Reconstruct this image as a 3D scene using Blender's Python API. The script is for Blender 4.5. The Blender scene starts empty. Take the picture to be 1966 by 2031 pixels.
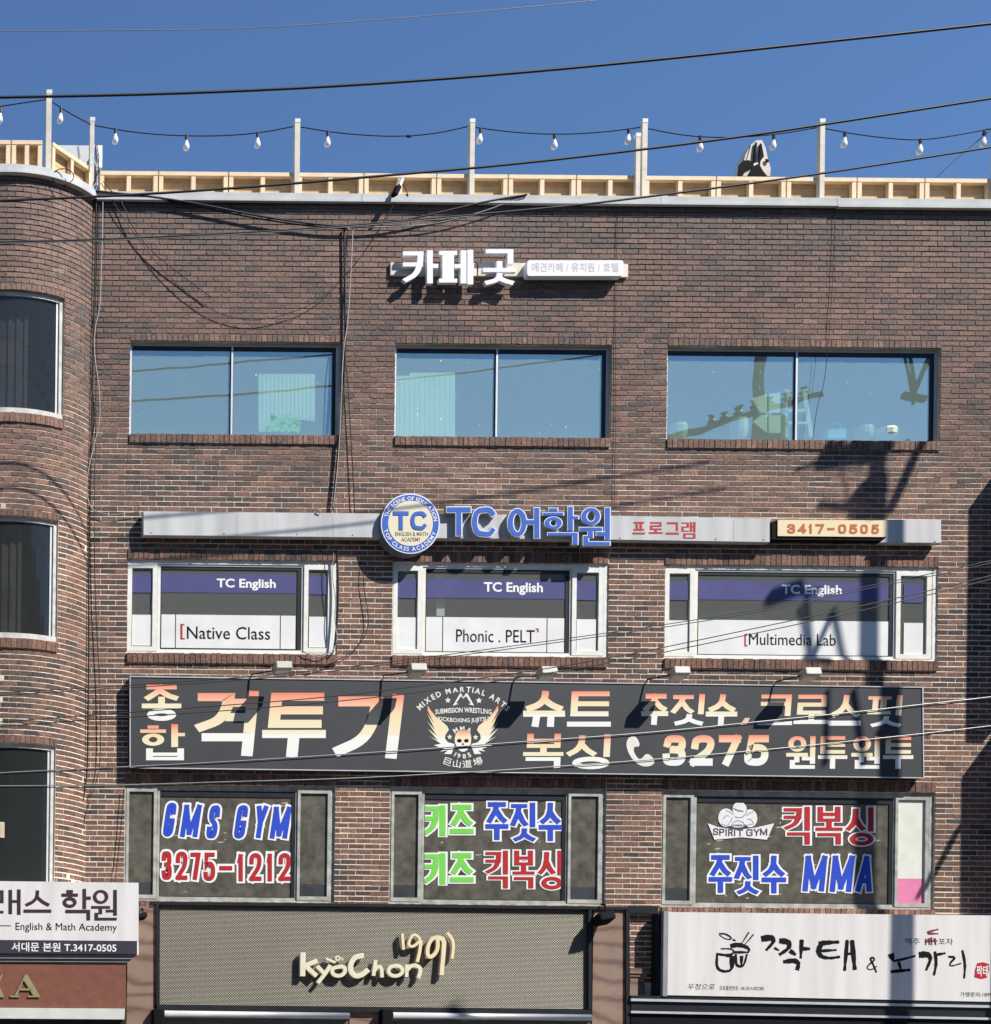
import bpy, math, random
from mathutils import Vector, Matrix
random.seed(7)
R_ = math.radians
# ------------------------------------------------------------------ camera, sky, sun, exposure
sc = bpy.context.scene
COL = sc.collection
CAM = Vector((-10.18, -21.0, 1.6))
FPX, PX0, PY0, IW = 3257.3, -602.7, 2300.1, 1966.0
YAW, PITCH, ROLL = R_(0.2695), R_(0.0019), R_(0.6832)
_f = Vector((-math.sin(YAW) * math.cos(PITCH), math.cos(YAW) * math.cos(PITCH), math.sin(PITCH)))
_r0 = Vector((math.cos(YAW), math.sin(YAW), 0))
_u0 = _r0.cross(_f)
CR = math.cos(ROLL) * _r0 + math.sin(ROLL) * _u0
CU = -math.sin(ROLL) * _r0 + math.cos(ROLL) * _u0
cam = bpy.data.cameras.new('camera')
co = bpy.data.objects.new('camera', cam)
COL.objects.link(co)
co.matrix_world = Matrix(((CR.x, CU.x, -_f.x, CAM.x), (CR.y, CU.y, -_f.y, CAM.y), (CR.z, CU.z, -_f.z, CAM.z), (0, 0, 0, 1)))
cam.sensor_fit = 'HORIZONTAL'
cam.sensor_width = 36
cam.lens = FPX / IW * 36
cam.shift_x = (IW / 2 - PX0) / IW
cam.shift_y = (PY0 - 2031 / 2) / IW
cam.clip_end = 2000
sc.camera = co

SX, SZ = 1.16, 1.61                      # shadow offset per metre of depth: left, down
sun_dir = Vector((SX, -1.0, SZ)).normalized()
wd = bpy.data.worlds.new("World")
sc.world = wd
wd.use_nodes = True
nt = wd.node_tree
sky = nt.nodes.new('ShaderNodeTexSky')
sky.sky_type = 'NISHITA'
sky.sun_disc = False
sky.sun_elevation = math.asin(sun_dir.z)
sky.sun_rotation = math.atan2(sun_dir.x, sun_dir.y)
sky.air_density = 1.0
sky.dust_density = 0.0
sky.altitude = 0
sky.ozone_density = 8.5
nt.links.new(sky.outputs[0], nt.nodes['Background'].inputs[0])
nt.nodes['Background'].inputs[1].default_value = 0.10
sl = bpy.data.lights.new('sun', 'SUN')
sl.energy = 5.0
sl.angle = R_(0.5)
sl.color = (1.0, 0.955, 0.89)
so = bpy.data.objects.new('sun', sl)
COL.objects.link(so)
so.rotation_euler = sun_dir.to_track_quat('Z', 'Y').to_euler()
so.location = (20, -20, 30)
sc.view_settings.view_transform = 'Standard'
sc.view_settings.look = 'None'
sc.view_settings.gamma = 1.0
sc.view_settings.exposure = 0.56

# ------------------------------------------------------------------ helpers
def W(px, py, p=0.0):
    """world point seen at photo pixel (px,py) on the plane p metres in front of the facade"""
    d = _f * FPX + CR * (px - PX0) + CU * (PY0 - py)
    t = (-p - CAM.y) / d.y
    return CAM + d * t
def tag(o, label=None, cat=None, group=None, kind=None):
    if label: o['label'] = label
    if cat: o['category'] = cat
    if group: o['group'] = group
    if kind: o['kind'] = kind
    return o
def empty(name, loc, label, cat, group=None):
    o = bpy.data.objects.new(name, None)
    COL.objects.link(o)
    o.location = loc
    o.empty_display_size = 0.1
    return tag(o, label, cat, group)
class MB:
    def __init__(s):
        s.v = []; s.f = []; s.g = None; s.r = []
    def quad(s, a, b, c, d, r=None):
        n = len(s.v); s.v += [tuple(a), tuple(b), tuple(c), tuple(d)]; s.f.append((n, n + 1, n + 2, n + 3)); s.r.append(r or 0)
    def box(s, x0, x1, y0, y1, z0, z1, r=0, jit=0):
        n = len(s.v)
        for (x, y, z) in ((x0, y0, z0), (x1, y0, z0), (x1, y1, z0), (x0, y1, z0), (x0, y0, z1), (x1, y0, z1), (x1, y1, z1), (x0, y1, z1)):
            s.v.append((x + random.uniform(-jit, jit), y, z + random.uniform(-jit, jit)) if jit else (x, y, z))
        for q in ((0, 1, 5, 4), (1, 2, 6, 5), (2, 3, 7, 6), (3, 0, 4, 7), (4, 5, 6, 7), (3, 2, 1, 0)):
            s.f.append(tuple(n + i for i in q)); s.r.append(r)
        return s
    def obox(s, c, ax, ay, az, r=0):
        """box from centre and three half-axis vectors"""
        n = len(s.v); c = Vector(c)
        for (i, j, k) in ((-1, -1, -1), (1, -1, -1), (1, 1, -1), (-1, 1, -1), (-1, -1, 1), (1, -1, 1), (1, 1, 1), (-1, 1, 1)):
            s.v.append(tuple(c + ax * i + ay * j + az * k))
        for q in ((0, 1, 5, 4), (1, 2, 6, 5), (2, 3, 7, 6), (3, 0, 4, 7), (4, 5, 6, 7), (3, 2, 1, 0)):
            s.f.append(tuple(n + i for i in q)); s.r.append(r)
        return s
    def bar(s, a, b, w, h=None):
        a = Vector(a); b = Vector(b); h = h or w
        d = (b - a); L = d.length / 2; d.normalize()
        up = Vector((0, 0, 1)) if abs(d.z) < .9 else Vector((0, 1, 0))
        sd = d.cross(up).normalized(); up = sd.cross(d)
        return s.obox((a + b) / 2, d * L, sd * w / 2, up * h / 2)
    def tube(s, pts, r, n=6, r1=None, cap=True):
        pts = [Vector(p) for p in pts]; m = len(pts); base = len(s.v)
        for i, p in enumerate(pts):
            d = (pts[min(i + 1, m - 1)] - pts[max(i - 1, 0)]).normalized()
            up = Vector((0, 0, 1)) if abs(d.z) < .95 else Vector((1, 0, 0))
            a = d.cross(up).normalized(); b = a.cross(d)
            rr = r if r1 is None else r + (r1 - r) * i / (m - 1)
            for k in range(n):
                t = 2 * math.pi * k / n
                s.v.append(tuple(p + (a * math.cos(t) + b * math.sin(t)) * rr))
        for i in range(m - 1):
            for k in range(n):
                k2 = (k + 1) % n
                s.f.append((base + i * n + k, base + i * n + k2, base + (i + 1) * n + k2, base + (i + 1) * n + k)); s.r.append(0)
        if cap:
            s.f.append(tuple(base + k for k in range(n))); s.r.append(0)
            s.f.append(tuple(base + (m - 1) * n + k for k in range(n))[::-1]); s.r.append(0)
        return s
    def lathe(s, c, prof, n=10, axis=(0, 0, 1)):
        """profile of (radius, distance along axis) round an axis from c"""
        c = Vector(c); ax = Vector(axis).normalized()
        u = ax.cross(Vector((0, 1, 0)) if abs(ax.y) < .9 else Vector((1, 0, 0))).normalized(); w = ax.cross(u); base = len(s.v)
        for (r, h) in prof:
            for k in range(n):
                t = 2 * math.pi * k / n
                s.v.append(tuple(c + ax * h + (u * math.cos(t) + w * math.sin(t)) * r))
        for i in range(len(prof) - 1):
            for k in range(n):
                k2 = (k + 1) % n
                s.f.append((base + i * n + k, base + i * n + k2, base + (i + 1) * n + k2, base + (i + 1) * n + k)); s.r.append(0)
        s.f.append(tuple(base + k for k in range(n))); s.r.append(0)
        s.f.append(tuple(base + (len(prof) - 1) * n + k for k in range(n))); s.r.append(0)
        return s
    def poly(s, P, p, depth=0.0, gs=None):
        """flat polygon drawn in photo pixels on plane p, optionally with thickness going back"""
        a = sum(P[i][0] * P[(i + 1) % len(P)][1] - P[(i + 1) % len(P)][0] * P[i][1] for i in range(len(P)))
        if a > 0:
            P = P[::-1]
            if gs: gs = gs[::-1]
        n = len(s.v); m = len(P)
        pts = [W(x, y, p) for (x, y) in P]
        s.v += [tuple(q) for q in pts]
        if gs is not None:
            s.g = (s.g or []) + list(gs)
        s.f.append(tuple(range(n, n + m))); s.r.append(0)
        if depth:
            s.v += [(q.x, q.y + depth, q.z) for q in pts]
            if gs is not None: s.g += list(gs)
            for i in range(m):
                j = (i + 1) % m
                s.f.append((n + i, n + m + i, n + m + j, n + j)); s.r.append(0)
        return s
    def build(s, name, mat, parent=None, smooth=False, bevel=0):
        me = bpy.data.meshes.new(name)
        me.from_pydata(s.v, [], s.f)
        if any(s.r):
            at = me.attributes.new('rnd', 'FLOAT', 'FACE')
            at.data.foreach_set('value', s.r)
        if s.g and len(s.g) == len(s.v):
            at = me.attributes.new('grad', 'FLOAT', 'POINT')
            at.data.foreach_set('value', s.g)
        me.materials.append(mat)
        if smooth:
            for q in me.polygons: q.use_smooth = True
        o = bpy.data.objects.new(name, me)
        COL.objects.link(o)
        if parent is not None:
            o.parent = parent
            o.matrix_parent_inverse = PW(parent).inverted()
        if bevel:
            b = o.modifiers.new('bevel', 'BEVEL'); b.width = bevel; b.segments = 2; b.limit_method = 'ANGLE'
        return o
def PW(o):
    m = Matrix.Translation(o.location)
    if o.parent is not None:
        m = PW(o.parent) @ o.matrix_parent_inverse @ m
    return m
def bx(name, mat, parent, x0, x1, y0, y1, z0, z1, bevel=0):
    return MB().box(x0, x1, y0, y1, z0, z1).build(name, mat, parent, bevel=bevel)
def rect(px0, py0, px1, py1, p):
    xm, ym = (px0 + px1) / 2, (py0 + py1) / 2
    return W(px0, ym, p).x, W(px1, ym, p).x, W(xm, py1, p).z, W(xm, py0, p).z
def pbox(name, mat, parent, px0, py0, px1, py1, p, depth, bevel=0):
    x0, x1, z0, z1 = rect(px0, py0, px1, py1, p)
    return bx(name, mat, parent, x0, x1, -p, -p + depth, z0, z1, bevel)

# ------------------------------------------------------------------ materials
MT = {}
def mat(name, col, rough=.6, metal=0., var=.12, scale=6., bump=0., bscale=60., spec=.4, streak=0.):
    if name in MT: return MT[name]
    m = bpy.data.materials.new(name); m.use_nodes = True
    n = m.node_tree; b = n.nodes['Principled BSDF']
    b.inputs['Roughness'].default_value = rough; b.inputs['Metallic'].default_value = metal
    b.inputs['Specular IOR Level'].default_value = spec
    tc = n.nodes.new('ShaderNodeNewGeometry')
    no = n.nodes.new('ShaderNodeTexNoise'); no.inputs['Scale'].default_value = scale; no.inputs['Detail'].default_value = 6
    if streak:
        mp = n.nodes.new('ShaderNodeMapping'); mp.inputs['Scale'].default_value = (streak, streak, .35)
        n.links.new(tc.outputs['Position'], mp.inputs[0]); n.links.new(mp.outputs[0], no.inputs['Vector'])
    else:
        n.links.new(tc.outputs['Position'], no.inputs['Vector'])
    rp = n.nodes.new('ShaderNodeValToRGB')
    rp.color_ramp.elements[0].position = .3; rp.color_ramp.elements[1].position = .7
    rp.color_ramp.elements[0].color = (*[max(0, c * (1 - var)) for c in col], 1)
    rp.color_ramp.elements[1].color = (*[min(1, c * (1 + var * .6)) for c in col], 1)
    n.links.new(no.outputs[0], rp.inputs[0]); n.links.new(rp.outputs[0], b.inputs['Base Color'])
    if bump:
        n2 = n.nodes.new('ShaderNodeTexNoise'); n2.inputs['Scale'].default_value = bscale; n2.inputs['Detail'].default_value = 5
        n.links.new(tc.outputs['Position'], n2.inputs['Vector'])
        bp = n.nodes.new('ShaderNodeBump'); bp.inputs['Strength'].default_value = bump; bp.inputs['Distance'].default_value = .01
        n.links.new(n2.outputs[0], bp.inputs['Height']); n.links.new(bp.outputs[0], b.inputs['Normal'])
    MT[name] = m
    return m
def brick_mat(name, single):
    m = bpy.data.materials.new(name); m.use_nodes = True
    n = m.node_tree; b = n.nodes['Principled BSDF']; L = n.links.new
    b.inputs['Roughness'].default_value = .8; b.inputs['Specular IOR Level'].default_value = .25
    if single:
        oi = n.nodes.new('ShaderNodeObjectInfo'); rnd = oi.outputs['Random']
    else:
        at = n.nodes.new('ShaderNodeAttribute'); at.attribute_name = 'rnd'; rnd = at.outputs['Fac']
    ge = n.nodes.new('ShaderNodeNewGeometry')
    n1 = n.nodes.new('ShaderNodeTexNoise'); n1.inputs['Scale'].default_value = .55; n1.inputs['Detail'].default_value = 3
    L(ge.outputs['Position'], n1.inputs['Vector'])
    # weathering grows with height: greyer bricks under the parapet
    sp = n.nodes.new('ShaderNodeSeparateXYZ'); L(ge.outputs['Position'], sp.inputs[0])
    mr = n.nodes.new('ShaderNodeMapRange'); mr.inputs['From Min'].default_value = 9.5; mr.inputs['From Max'].default_value = 13.6
    mr.inputs['To Min'].default_value = 0.0; mr.inputs['To Max'].default_value = .45
    L(sp.outputs['Z'], mr.inputs['Value'])
    a = n.nodes.new('ShaderNodeMath'); a.operation = 'MULTIPLY_ADD'; a.inputs[1].default_value = 1.05; L(n1.outputs[0], a.inputs[0])
    mm = n.nodes.new('ShaderNodeMath'); mm.operation = 'MULTIPLY'; mm.inputs[1].default_value = .58; L(rnd, mm.inputs[0]); L(mm.outputs[0], a.inputs[2])
    sb = n.nodes.new('ShaderNodeMath'); sb.operation = 'SUBTRACT'; L(a.outputs[0], sb.inputs[0]); sb.inputs[1].default_value = .32
    rp = n.nodes.new('ShaderNodeValToRGB'); cr = rp.color_ramp
    st = [(0, (.040, .034, .035)), (.18, (.068, .052, .050)), (.34, (.120, .075, .060)), (.52, (.168, .094, .070)), (.70, (.212, .114, .082)), (.86, (.262, .150, .108)), (1, (.36, .22, .155))]
    cr.elements[0].position = 0; cr.elements[0].color = (*st[0][1], 1); cr.elements[1].position = 1; cr.elements[1].color = (*st[-1][1], 1)
    for (p_, c_) in st[1:-1]:
        e = cr.elements.new(p_); e.color = (*c_, 1)
    L(sb.outputs[0], rp.inputs[0])
    # weathered mix
    mx = n.nodes.new('ShaderNodeMix'); mx.data_type = 'RGBA'; L(mr.outputs[0], mx.inputs[0]); L(rp.outputs[0], mx.inputs[6]); mx.inputs[7].default_value = (.225, .18, .155, 1)
    # grain and blotches
    n2 = n.nodes.new('ShaderNodeTexNoise'); n2.inputs['Scale'].default_value = 38; n2.inputs['Detail'].default_value = 6; n2.inputs['Roughness'].default_value = .7
    L(ge.outputs['Position'], n2.inputs['Vector'])
    m2 = n.nodes.new('ShaderNodeMapRange'); m2.inputs['From Min'].default_value = .3; m2.inputs['From Max'].default_value = .72
    m2.inputs['To Min'].default_value = .38; m2.inputs['To Max'].default_value = 1.62; L(n2.outputs[0], m2.inputs['Value'])
    vm = n.nodes.new('ShaderNodeVectorMath'); vm.operation = 'SCALE'; L(mx.outputs[2], vm.inputs[0]); L(m2.outputs[0], vm.inputs['Scale'])
    L(vm.outputs[0], b.inputs['Base Color'])
    bp = n.nodes.new('ShaderNodeBump'); bp.inputs['Strength'].default_value = .55; bp.inputs['Distance'].default_value = .006
    L(n2.outputs[0], bp.inputs['Height']); L(bp.outputs[0], b.inputs['Normal'])
    return m
BR = brick_mat('brick_mass', False); BR1 = brick_mat('brick_single', True)
def mortar_mat():
    m = bpy.data.materials.new('mortar'); m.use_nodes = True
    n = m.node_tree; b = n.nodes['Principled BSDF']; L = n.links.new
    b.inputs['Roughness'].default_value = .9; b.inputs['Specular IOR Level'].default_value = .1
    ge = n.nodes.new('ShaderNodeNewGeometry'); sp = n.nodes.new('ShaderNodeSeparateXYZ'); L(ge.outputs['Position'], sp.inputs[0])
    n1 = n.nodes.new('ShaderNodeTexNoise'); n1.inputs['Scale'].default_value = .9; n1.inputs['Detail'].default_value = 4; L(ge.outputs['Position'], n1.inputs['Vector'])
    mr = n.nodes.new('ShaderNodeMapRange'); mr.inputs['From Min'].default_value = 9.8; mr.inputs['From Max'].default_value = 14.6
    mr.inputs['To Min'].default_value = .0; mr.inputs['To Max'].default_value = .75; L(sp.outputs['Z'], mr.inputs['Value'])
    a = n.nodes.new('ShaderNodeMath'); a.operation = 'MULTIPLY_ADD'; a.inputs[1].default_value = 1.3; L(n1.outputs[0], a.inputs[0]); L(mr.outputs[0], a.inputs[2])
    s = n.nodes.new('ShaderNodeMath'); s.operation = 'SUBTRACT'; s.inputs[1].default_value = .5; L(a.outputs[0], s.inputs[0])
    rp = n.nodes.new('ShaderNodeValToRGB'); rp.color_ramp.elements[0].color = (.80, .69, .55, 1); rp.color_ramp.elements[1].color = (.07, .055, .05, 1)
    rp.color_ramp.elements[0].position = .1; rp.color_ramp.elements[1].position = .85
    L(s.outputs[0], rp.inputs[0]); L(rp.outputs[0], b.inputs['Base Color'])
    return m
MORTAR = mortar_mat()
def grad_mat():
    m = bpy.data.materials.new('sunset_print'); m.use_nodes = True
    n = m.node_tree; b = n.nodes['Principled BSDF']; b.inputs['Roughness'].default_value = .45
    at = n.nodes.new('ShaderNodeAttribute'); at.attribute_name = 'grad'
    rp = n.nodes.new('ShaderNodeValToRGB'); cr = rp.color_ramp
    cr.elements[0].position = 0; cr.elements[0].color = (.78, .78, .76, 1)
    cr.elements[1].position = 1; cr.elements[1].color = (.78, .17, .09, 1)
    for p_, c_ in ((.36, (.82, .81, .74)), (.40, (.80, .73, .52)), (.68, (.82, .66, .40)), (.86, (.82, .42, .27))):
        e = cr.elements.new(p_); e.color = (*c_, 1)
    n.links.new(at.outputs['Fac'], rp.inputs[0]); n.links.new(rp.outputs[0], b.inputs['Base Color'])
    return m
def glass_mat(name, tint, refl, rough=.01, trans=(.55, .8, .78), dust=0.0, dcol=(.55, .60, .58)):
    m = bpy.data.materials.new(name); m.use_nodes = True
    n = m.node_tree; n.nodes.remove(n.nodes['Principled BSDF']); L = n.links.new
    g = n.nodes.new('ShaderNodeBsdfGlossy'); g.inputs['Color'].default_value = (*tint, 1); g.inputs['Roughness'].default_value = rough
    t = n.nodes.new('ShaderNodeBsdfTransparent'); t.inputs['Color'].default_value = (*trans, 1)
    ge = n.nodes.new('ShaderNodeNewGeometry'); no = n.nodes.new('ShaderNodeTexNoise'); no.inputs['Scale'].default_value = 1.1
    L(ge.outputs['Position'], no.inputs['Vector'])
    bp = n.nodes.new('ShaderNodeBump'); bp.inputs['Strength'].default_value = .05; bp.inputs['Distance'].default_value = .05
    L(no.outputs[0], bp.inputs['Height']); L(bp.outputs[0], g.inputs['Normal'])
    mx = n.nodes.new('ShaderNodeMixShader'); mx.inputs[0].default_value = refl
    L(t.outputs[0], mx.inputs[1]); L(g.outputs[0], mx.inputs[2])
    df = n.nodes.new('ShaderNodeBsdfDiffuse'); df.inputs['Color'].default_value = (*dcol, 1)
    m2 = n.nodes.new('ShaderNodeMixShader'); m2.inputs[0].default_value = dust
    L(mx.outputs[0], m2.inputs[1]); L(df.outputs[0], m2.inputs[2]); L(m2.outputs[0], n.nodes['Material Output'].inputs[0])
    return m
SUNSET = grad_mat()
GLASS = glass_mat('film_glass', (.90, 1.0, .93), .30, trans=(.92, 1.0, .97), dust=.135, dcol=(.56, .72, .64))
GLASS2 = glass_mat('office_glass', (.8, .9, .95), .09, trans=(.92, .95, .94), dust=.12, dcol=(.5, .5, .46))
GLASSD = glass_mat('bay_glass', (.62, .62, .64), .05, rough=.05, trans=(.5, .5, .5), dust=.03)
WHITE = mat('white_acrylic', (.80, .80, .84), .35, var=.04)
WHITE2 = mat('white_print', (.82, .82, .80), .4, var=.03)
SIGNW = mat('sign_face_white', (.70, .68, .66), .35, var=.11, scale=1.2, streak=5)
SIGNG = mat('sign_bar_grey', (.54, .54, .53), .4, var=.20, scale=1.5, streak=4)
BEIGE = mat('beige_metal', (.62, .58, .46), .5, var=.08)
CREAM = mat('cream_acrylic', (.78, .66, .42), .4, var=.04)
CREAM2 = mat('pale_cream_acrylic', (.74, .68, .50), .4, var=.04)
BLUE = mat('blue_acrylic', (.045, .125, .50), .35, var=.06)
BLUEP = mat('blue_print', (.008, .055, .50), .5, var=.06)
REDP = mat('red_print', (.42, .006, .010), .5, var=.06)
GREENP = mat('green_print', (.18, .62, .08), .4, var=.05)
ORANGEP = mat('brown_red_print', (.50, .13, .03), .4, var=.05)
BLACK = mat('black_paint', (.008, .008, .009), .8, var=.2, spec=.1)
BLACKP = mat('black_print', (.009, .008, .008), .8, var=.1, spec=.1)
CHAR = mat('charcoal_sign', (.036, .039, .043), .5, var=.12, scale=2.5, bump=.1, bscale=200)
GREY = mat('grey_metal', (.30, .31, .32), .45, metal=.2, var=.12)
SIDEG = mat('letter_side_grey', (.33, .34, .35), .5, var=.08)
ALU = mat('aluminium', (.62, .63, .64), .38, metal=.35, var=.10)
DARKF = mat('dark_frame', (.022, .024, .028), .4, metal=.3, var=.2)
CREAMF = mat('cream_window_frame', (.76, .75, .68), .45, var=.10, scale=9)
BAYF = mat('bay_window_frame', (.52, .51, .46), .5, var=.3, scale=8)
OLDF = mat('weathered_window_frame', (.40, .40, .36), .5, var=.35, scale=9)
CONC = mat('parapet_cap', (.50, .51, .50), .75, var=.13, scale=4, bump=.2)
SLAB = mat('concrete', (.30, .29, .28), .85, var=.15, scale=2, bump=.3)
WOOD = mat('pine_board', (.66, .44, .22), .65, var=.22, scale=7, bump=.15)
WOODL = mat('pine_stud', (.74, .57, .36), .6, var=.12, scale=9)
POSTM = mat('post_wood', (.60, .55, .46), .6, var=.15, scale=9)
CABLE = mat('black_cable', (.014, .014, .016), .5, var=.2, spec=.35)
CABLEW = mat('white_cable', (.66, .65, .62), .5, var=.1)
CABLEG = mat('silver_cable', (.27, .27, .265), .35, metal=.3, var=.2)
CABLEP = mat('pale_cable', (.40, .39, .37), .6, var=.15)
GLB = mat('milky_bulb', (.85, .86, .88), .15, var=.03, spec=.8)
PURPLE = mat('purple_film', (.075, .075, .205), .35, var=.12, scale=3)
FILMW = mat('white_film', (.74, .74, .72), .4, var=.08, scale=3)
FILMD = mat('dirty_dark_film', (.110, .104, .082), .28, var=.40, scale=9, bump=.5, bscale=11)
FILMD2 = mat('dirty_dark_film_low', (.05, .055, .06), .3, var=.3, scale=3)
FILMS = mat('film_scraps', (.42, .38, .28), .6, var=.35, scale=12)
ROOMG = mat('office_inside_grey', (.40, .42, .38), .8, var=.1)
ROOM = mat('room_inside', (.28, .34, .36), .9, var=.12)
ROOMD = mat('dark_room_inside', (.03, .033, .037), .9, var=.2)
BLIND = mat('mint_blind', (.76, .88, .78), .6, var=.06)
def stone_mat():
    m = mat('brown_sandstone', (.22, .15, .115), .6, var=.35, scale=5, bump=.25, spec=.25)
    n = m.node_tree; b = n.nodes['Principled BSDF']; L = n.links.new
    ge = n.nodes.new('ShaderNodeNewGeometry'); mp = n.nodes.new('ShaderNodeMapping'); mp.inputs['Rotation'].default_value = (0, -.35, 0); mp.inputs['Scale'].default_value = (.5, .5, 1.0)
    wv = n.nodes.new('ShaderNodeTexWave'); wv.bands_direction = 'Z'; wv.inputs['Scale'].default_value = 1.5; wv.inputs['Distortion'].default_value = 7; wv.inputs['Detail'].default_value = 5; wv.inputs['Detail Scale'].default_value = 1.4
    L(ge.outputs['Position'], mp.inputs[0]); L(mp.outputs[0], wv.inputs['Vector'])
    rp = n.nodes.new('ShaderNodeValToRGB'); cr = rp.color_ramp
    cr.elements[0].color = (.13, .085, .07, 1); cr.elements[0].position = .05; cr.elements[1].color = (.30, .20, .145, 1)
    e = cr.elements.new(.25); e.color = (.24, .14, .10, 1); e = cr.elements.new(.6); e.color = (.27, .19, .15, 1)
    L(wv.outputs['Color'], rp.inputs[0])
    src = b.inputs['Base Color'].links[0].from_socket
    mx = n.nodes.new('ShaderNodeMix'); mx.data_type = 'RGBA'; mx.inputs[0].default_value = .7; L(src, mx.inputs[6]); L(rp.outputs[0], mx.inputs[7]); L(mx.outputs[2], b.inputs['Base Color'])
    return m
STONE = stone_mat()
STONEB = mat('brown_stone_panel', (.20, .075, .05), .45, var=.15, scale=14, bump=.2, bscale=120)
GOLD = mat('gold_letter', (.42, .40, .20), .35, metal=.4, var=.1)
MESHM = mat('expanded_metal', (.46, .43, .34), .5, metal=.15, var=.06, scale=1.5)
MESHB = mat('mesh_backing', (.012, .011, .010), .8, var=.2)
PINK = mat('pink_print', (.68, .20, .36), .5, var=.08)
LAMPH = mat('floodlight_housing', (.38, .37, .32), .5, var=.2, scale=20)
PLANT = mat('bright_leaf', (.36, .85, .10), .5, var=.3, scale=20)
BAGB = mat('light_blue_paper', (.25, .55, .78), .6, var=.1)
POT = mat('pale_pot', (.62, .70, .58), .6, var=.1)
ASPH = mat('asphalt', (.05, .05, .05), .85, var=.25, scale=3, bump=.3)
PAVE = mat('pavement', (.17, .165, .16), .8, var=.15, scale=4, bump=.3)
POLEM = mat('concrete_pole', (.30, .29, .27), .85, var=.12, scale=3)
CLOTH = mat('cream_canvas', (.68, .60, .52), .8, var=.12)
SKINP = mat('pale_figure_print', (.74, .73, .74), .5, var=.1, scale=30)

# ------------------------------------------------------------------ lettering engine (stroke glyphs, drawn in photo pixels on a sign's plane)
def smooth(P, it=2, closed=False):
    for _ in range(it):
        Q = []
        n = len(P)
        rng = range(n) if closed else range(n - 1)
        if not closed: Q.append(P[0])
        for i in rng:
            a = P[i]; b = P[(i + 1) % n]
            Q.append((a[0] * .75 + b[0] * .25, a[1] * .75 + b[1] * .25)); Q.append((a[0] * .25 + b[0] * .75, a[1] * .25 + b[1] * .75))
        if not closed: Q.append(P[-1])
        P = Q
    return P
def ribbon(P, t, closed=False, ext=0.0):
    """list of quads covering a polyline of width t (mitred)"""
    P = list(P)
    Q = [P[0]]
    for q in P[1:]:
        if math.hypot(q[0] - Q[-1][0], q[1] - Q[-1][1]) > 1e-4: Q.append(q)
    P = Q; n = len(P)
    if n < 2: return []
    if not closed and ext:
        a, b = P[0], P[1]; l = math.hypot(b[0] - a[0], b[1] - a[1]); P[0] = (a[0] - (b[0] - a[0]) / l * ext, a[1] - (b[1] - a[1]) / l * ext)
        a, b = P[-1], P[-2]; l = math.hypot(b[0] - a[0], b[1] - a[1]); P[-1] = (a[0] - (b[0] - a[0]) / l * ext, a[1] - (b[1] - a[1]) / l * ext)
    LR = []
    for i in range(n):
        if closed: a, b, c = P[i - 1], P[i], P[(i + 1) % n]
        else: a, b, c = P[max(i - 1, 0)], P[i], P[min(i + 1, n - 1)]
        def nrm(u, v):
            dx, dy = v[0] - u[0], v[1] - u[1]; l = math.hypot(dx, dy)
            return (-dy / l, dx / l) if l > 1e-9 else None
        n1 = nrm(a, b); n2 = nrm(b, c)
        if n1 is None: n1 = n2
        if n2 is None: n2 = n1
        mx, my = n1[0] + n2[0], n1[1] + n2[1]; l2 = mx * mx + my * my
        if l2 < .12: mx, my = n1; k = 1
        else:
            k = min(2 / l2, 1.9 / math.sqrt(l2))
        LR.append(((b[0] + mx * k * t / 2, b[1] + my * k * t / 2), (b[0] - mx * k * t / 2, b[1] - my * k * t / 2)))
    out = []
    for i in range(n if closed else n - 1):
        j = (i + 1) % n
        out.append([LR[i][0], LR[j][0], LR[j][1], LR[i][1]])
    return out
def split_sharp(P):
    """break a polyline where it turns more than about 100 degrees"""
    out = []; cur = [P[0]]
    for i in range(1, len(P)):
        cur.append(P[i])
        if i < len(P) - 1:
            ax, ay = P[i][0] - P[i - 1][0], P[i][1] - P[i - 1][1]; bx_, by_ = P[i + 1][0] - P[i][0], P[i + 1][1] - P[i][1]
            la, lb = math.hypot(ax, ay), math.hypot(bx_, by_)
            if la > 1e-6 and lb > 1e-6 and (ax * bx_ + ay * by_) / la / lb < -.12:
                out.append(cur); cur = [P[i]]
    out.append(cur)
    return out
def ell(x0, y0, x1, y1, n=18):
    cx, cy, rx, ry = (x0 + x1) / 2, (y0 + y1) / 2, (x1 - x0) / 2, (y1 - y0) / 2
    return [(cx + rx * math.cos(2 * math.pi * k / n), cy + ry * math.sin(2 * math.pi * k / n)) for k in range(n)]
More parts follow.
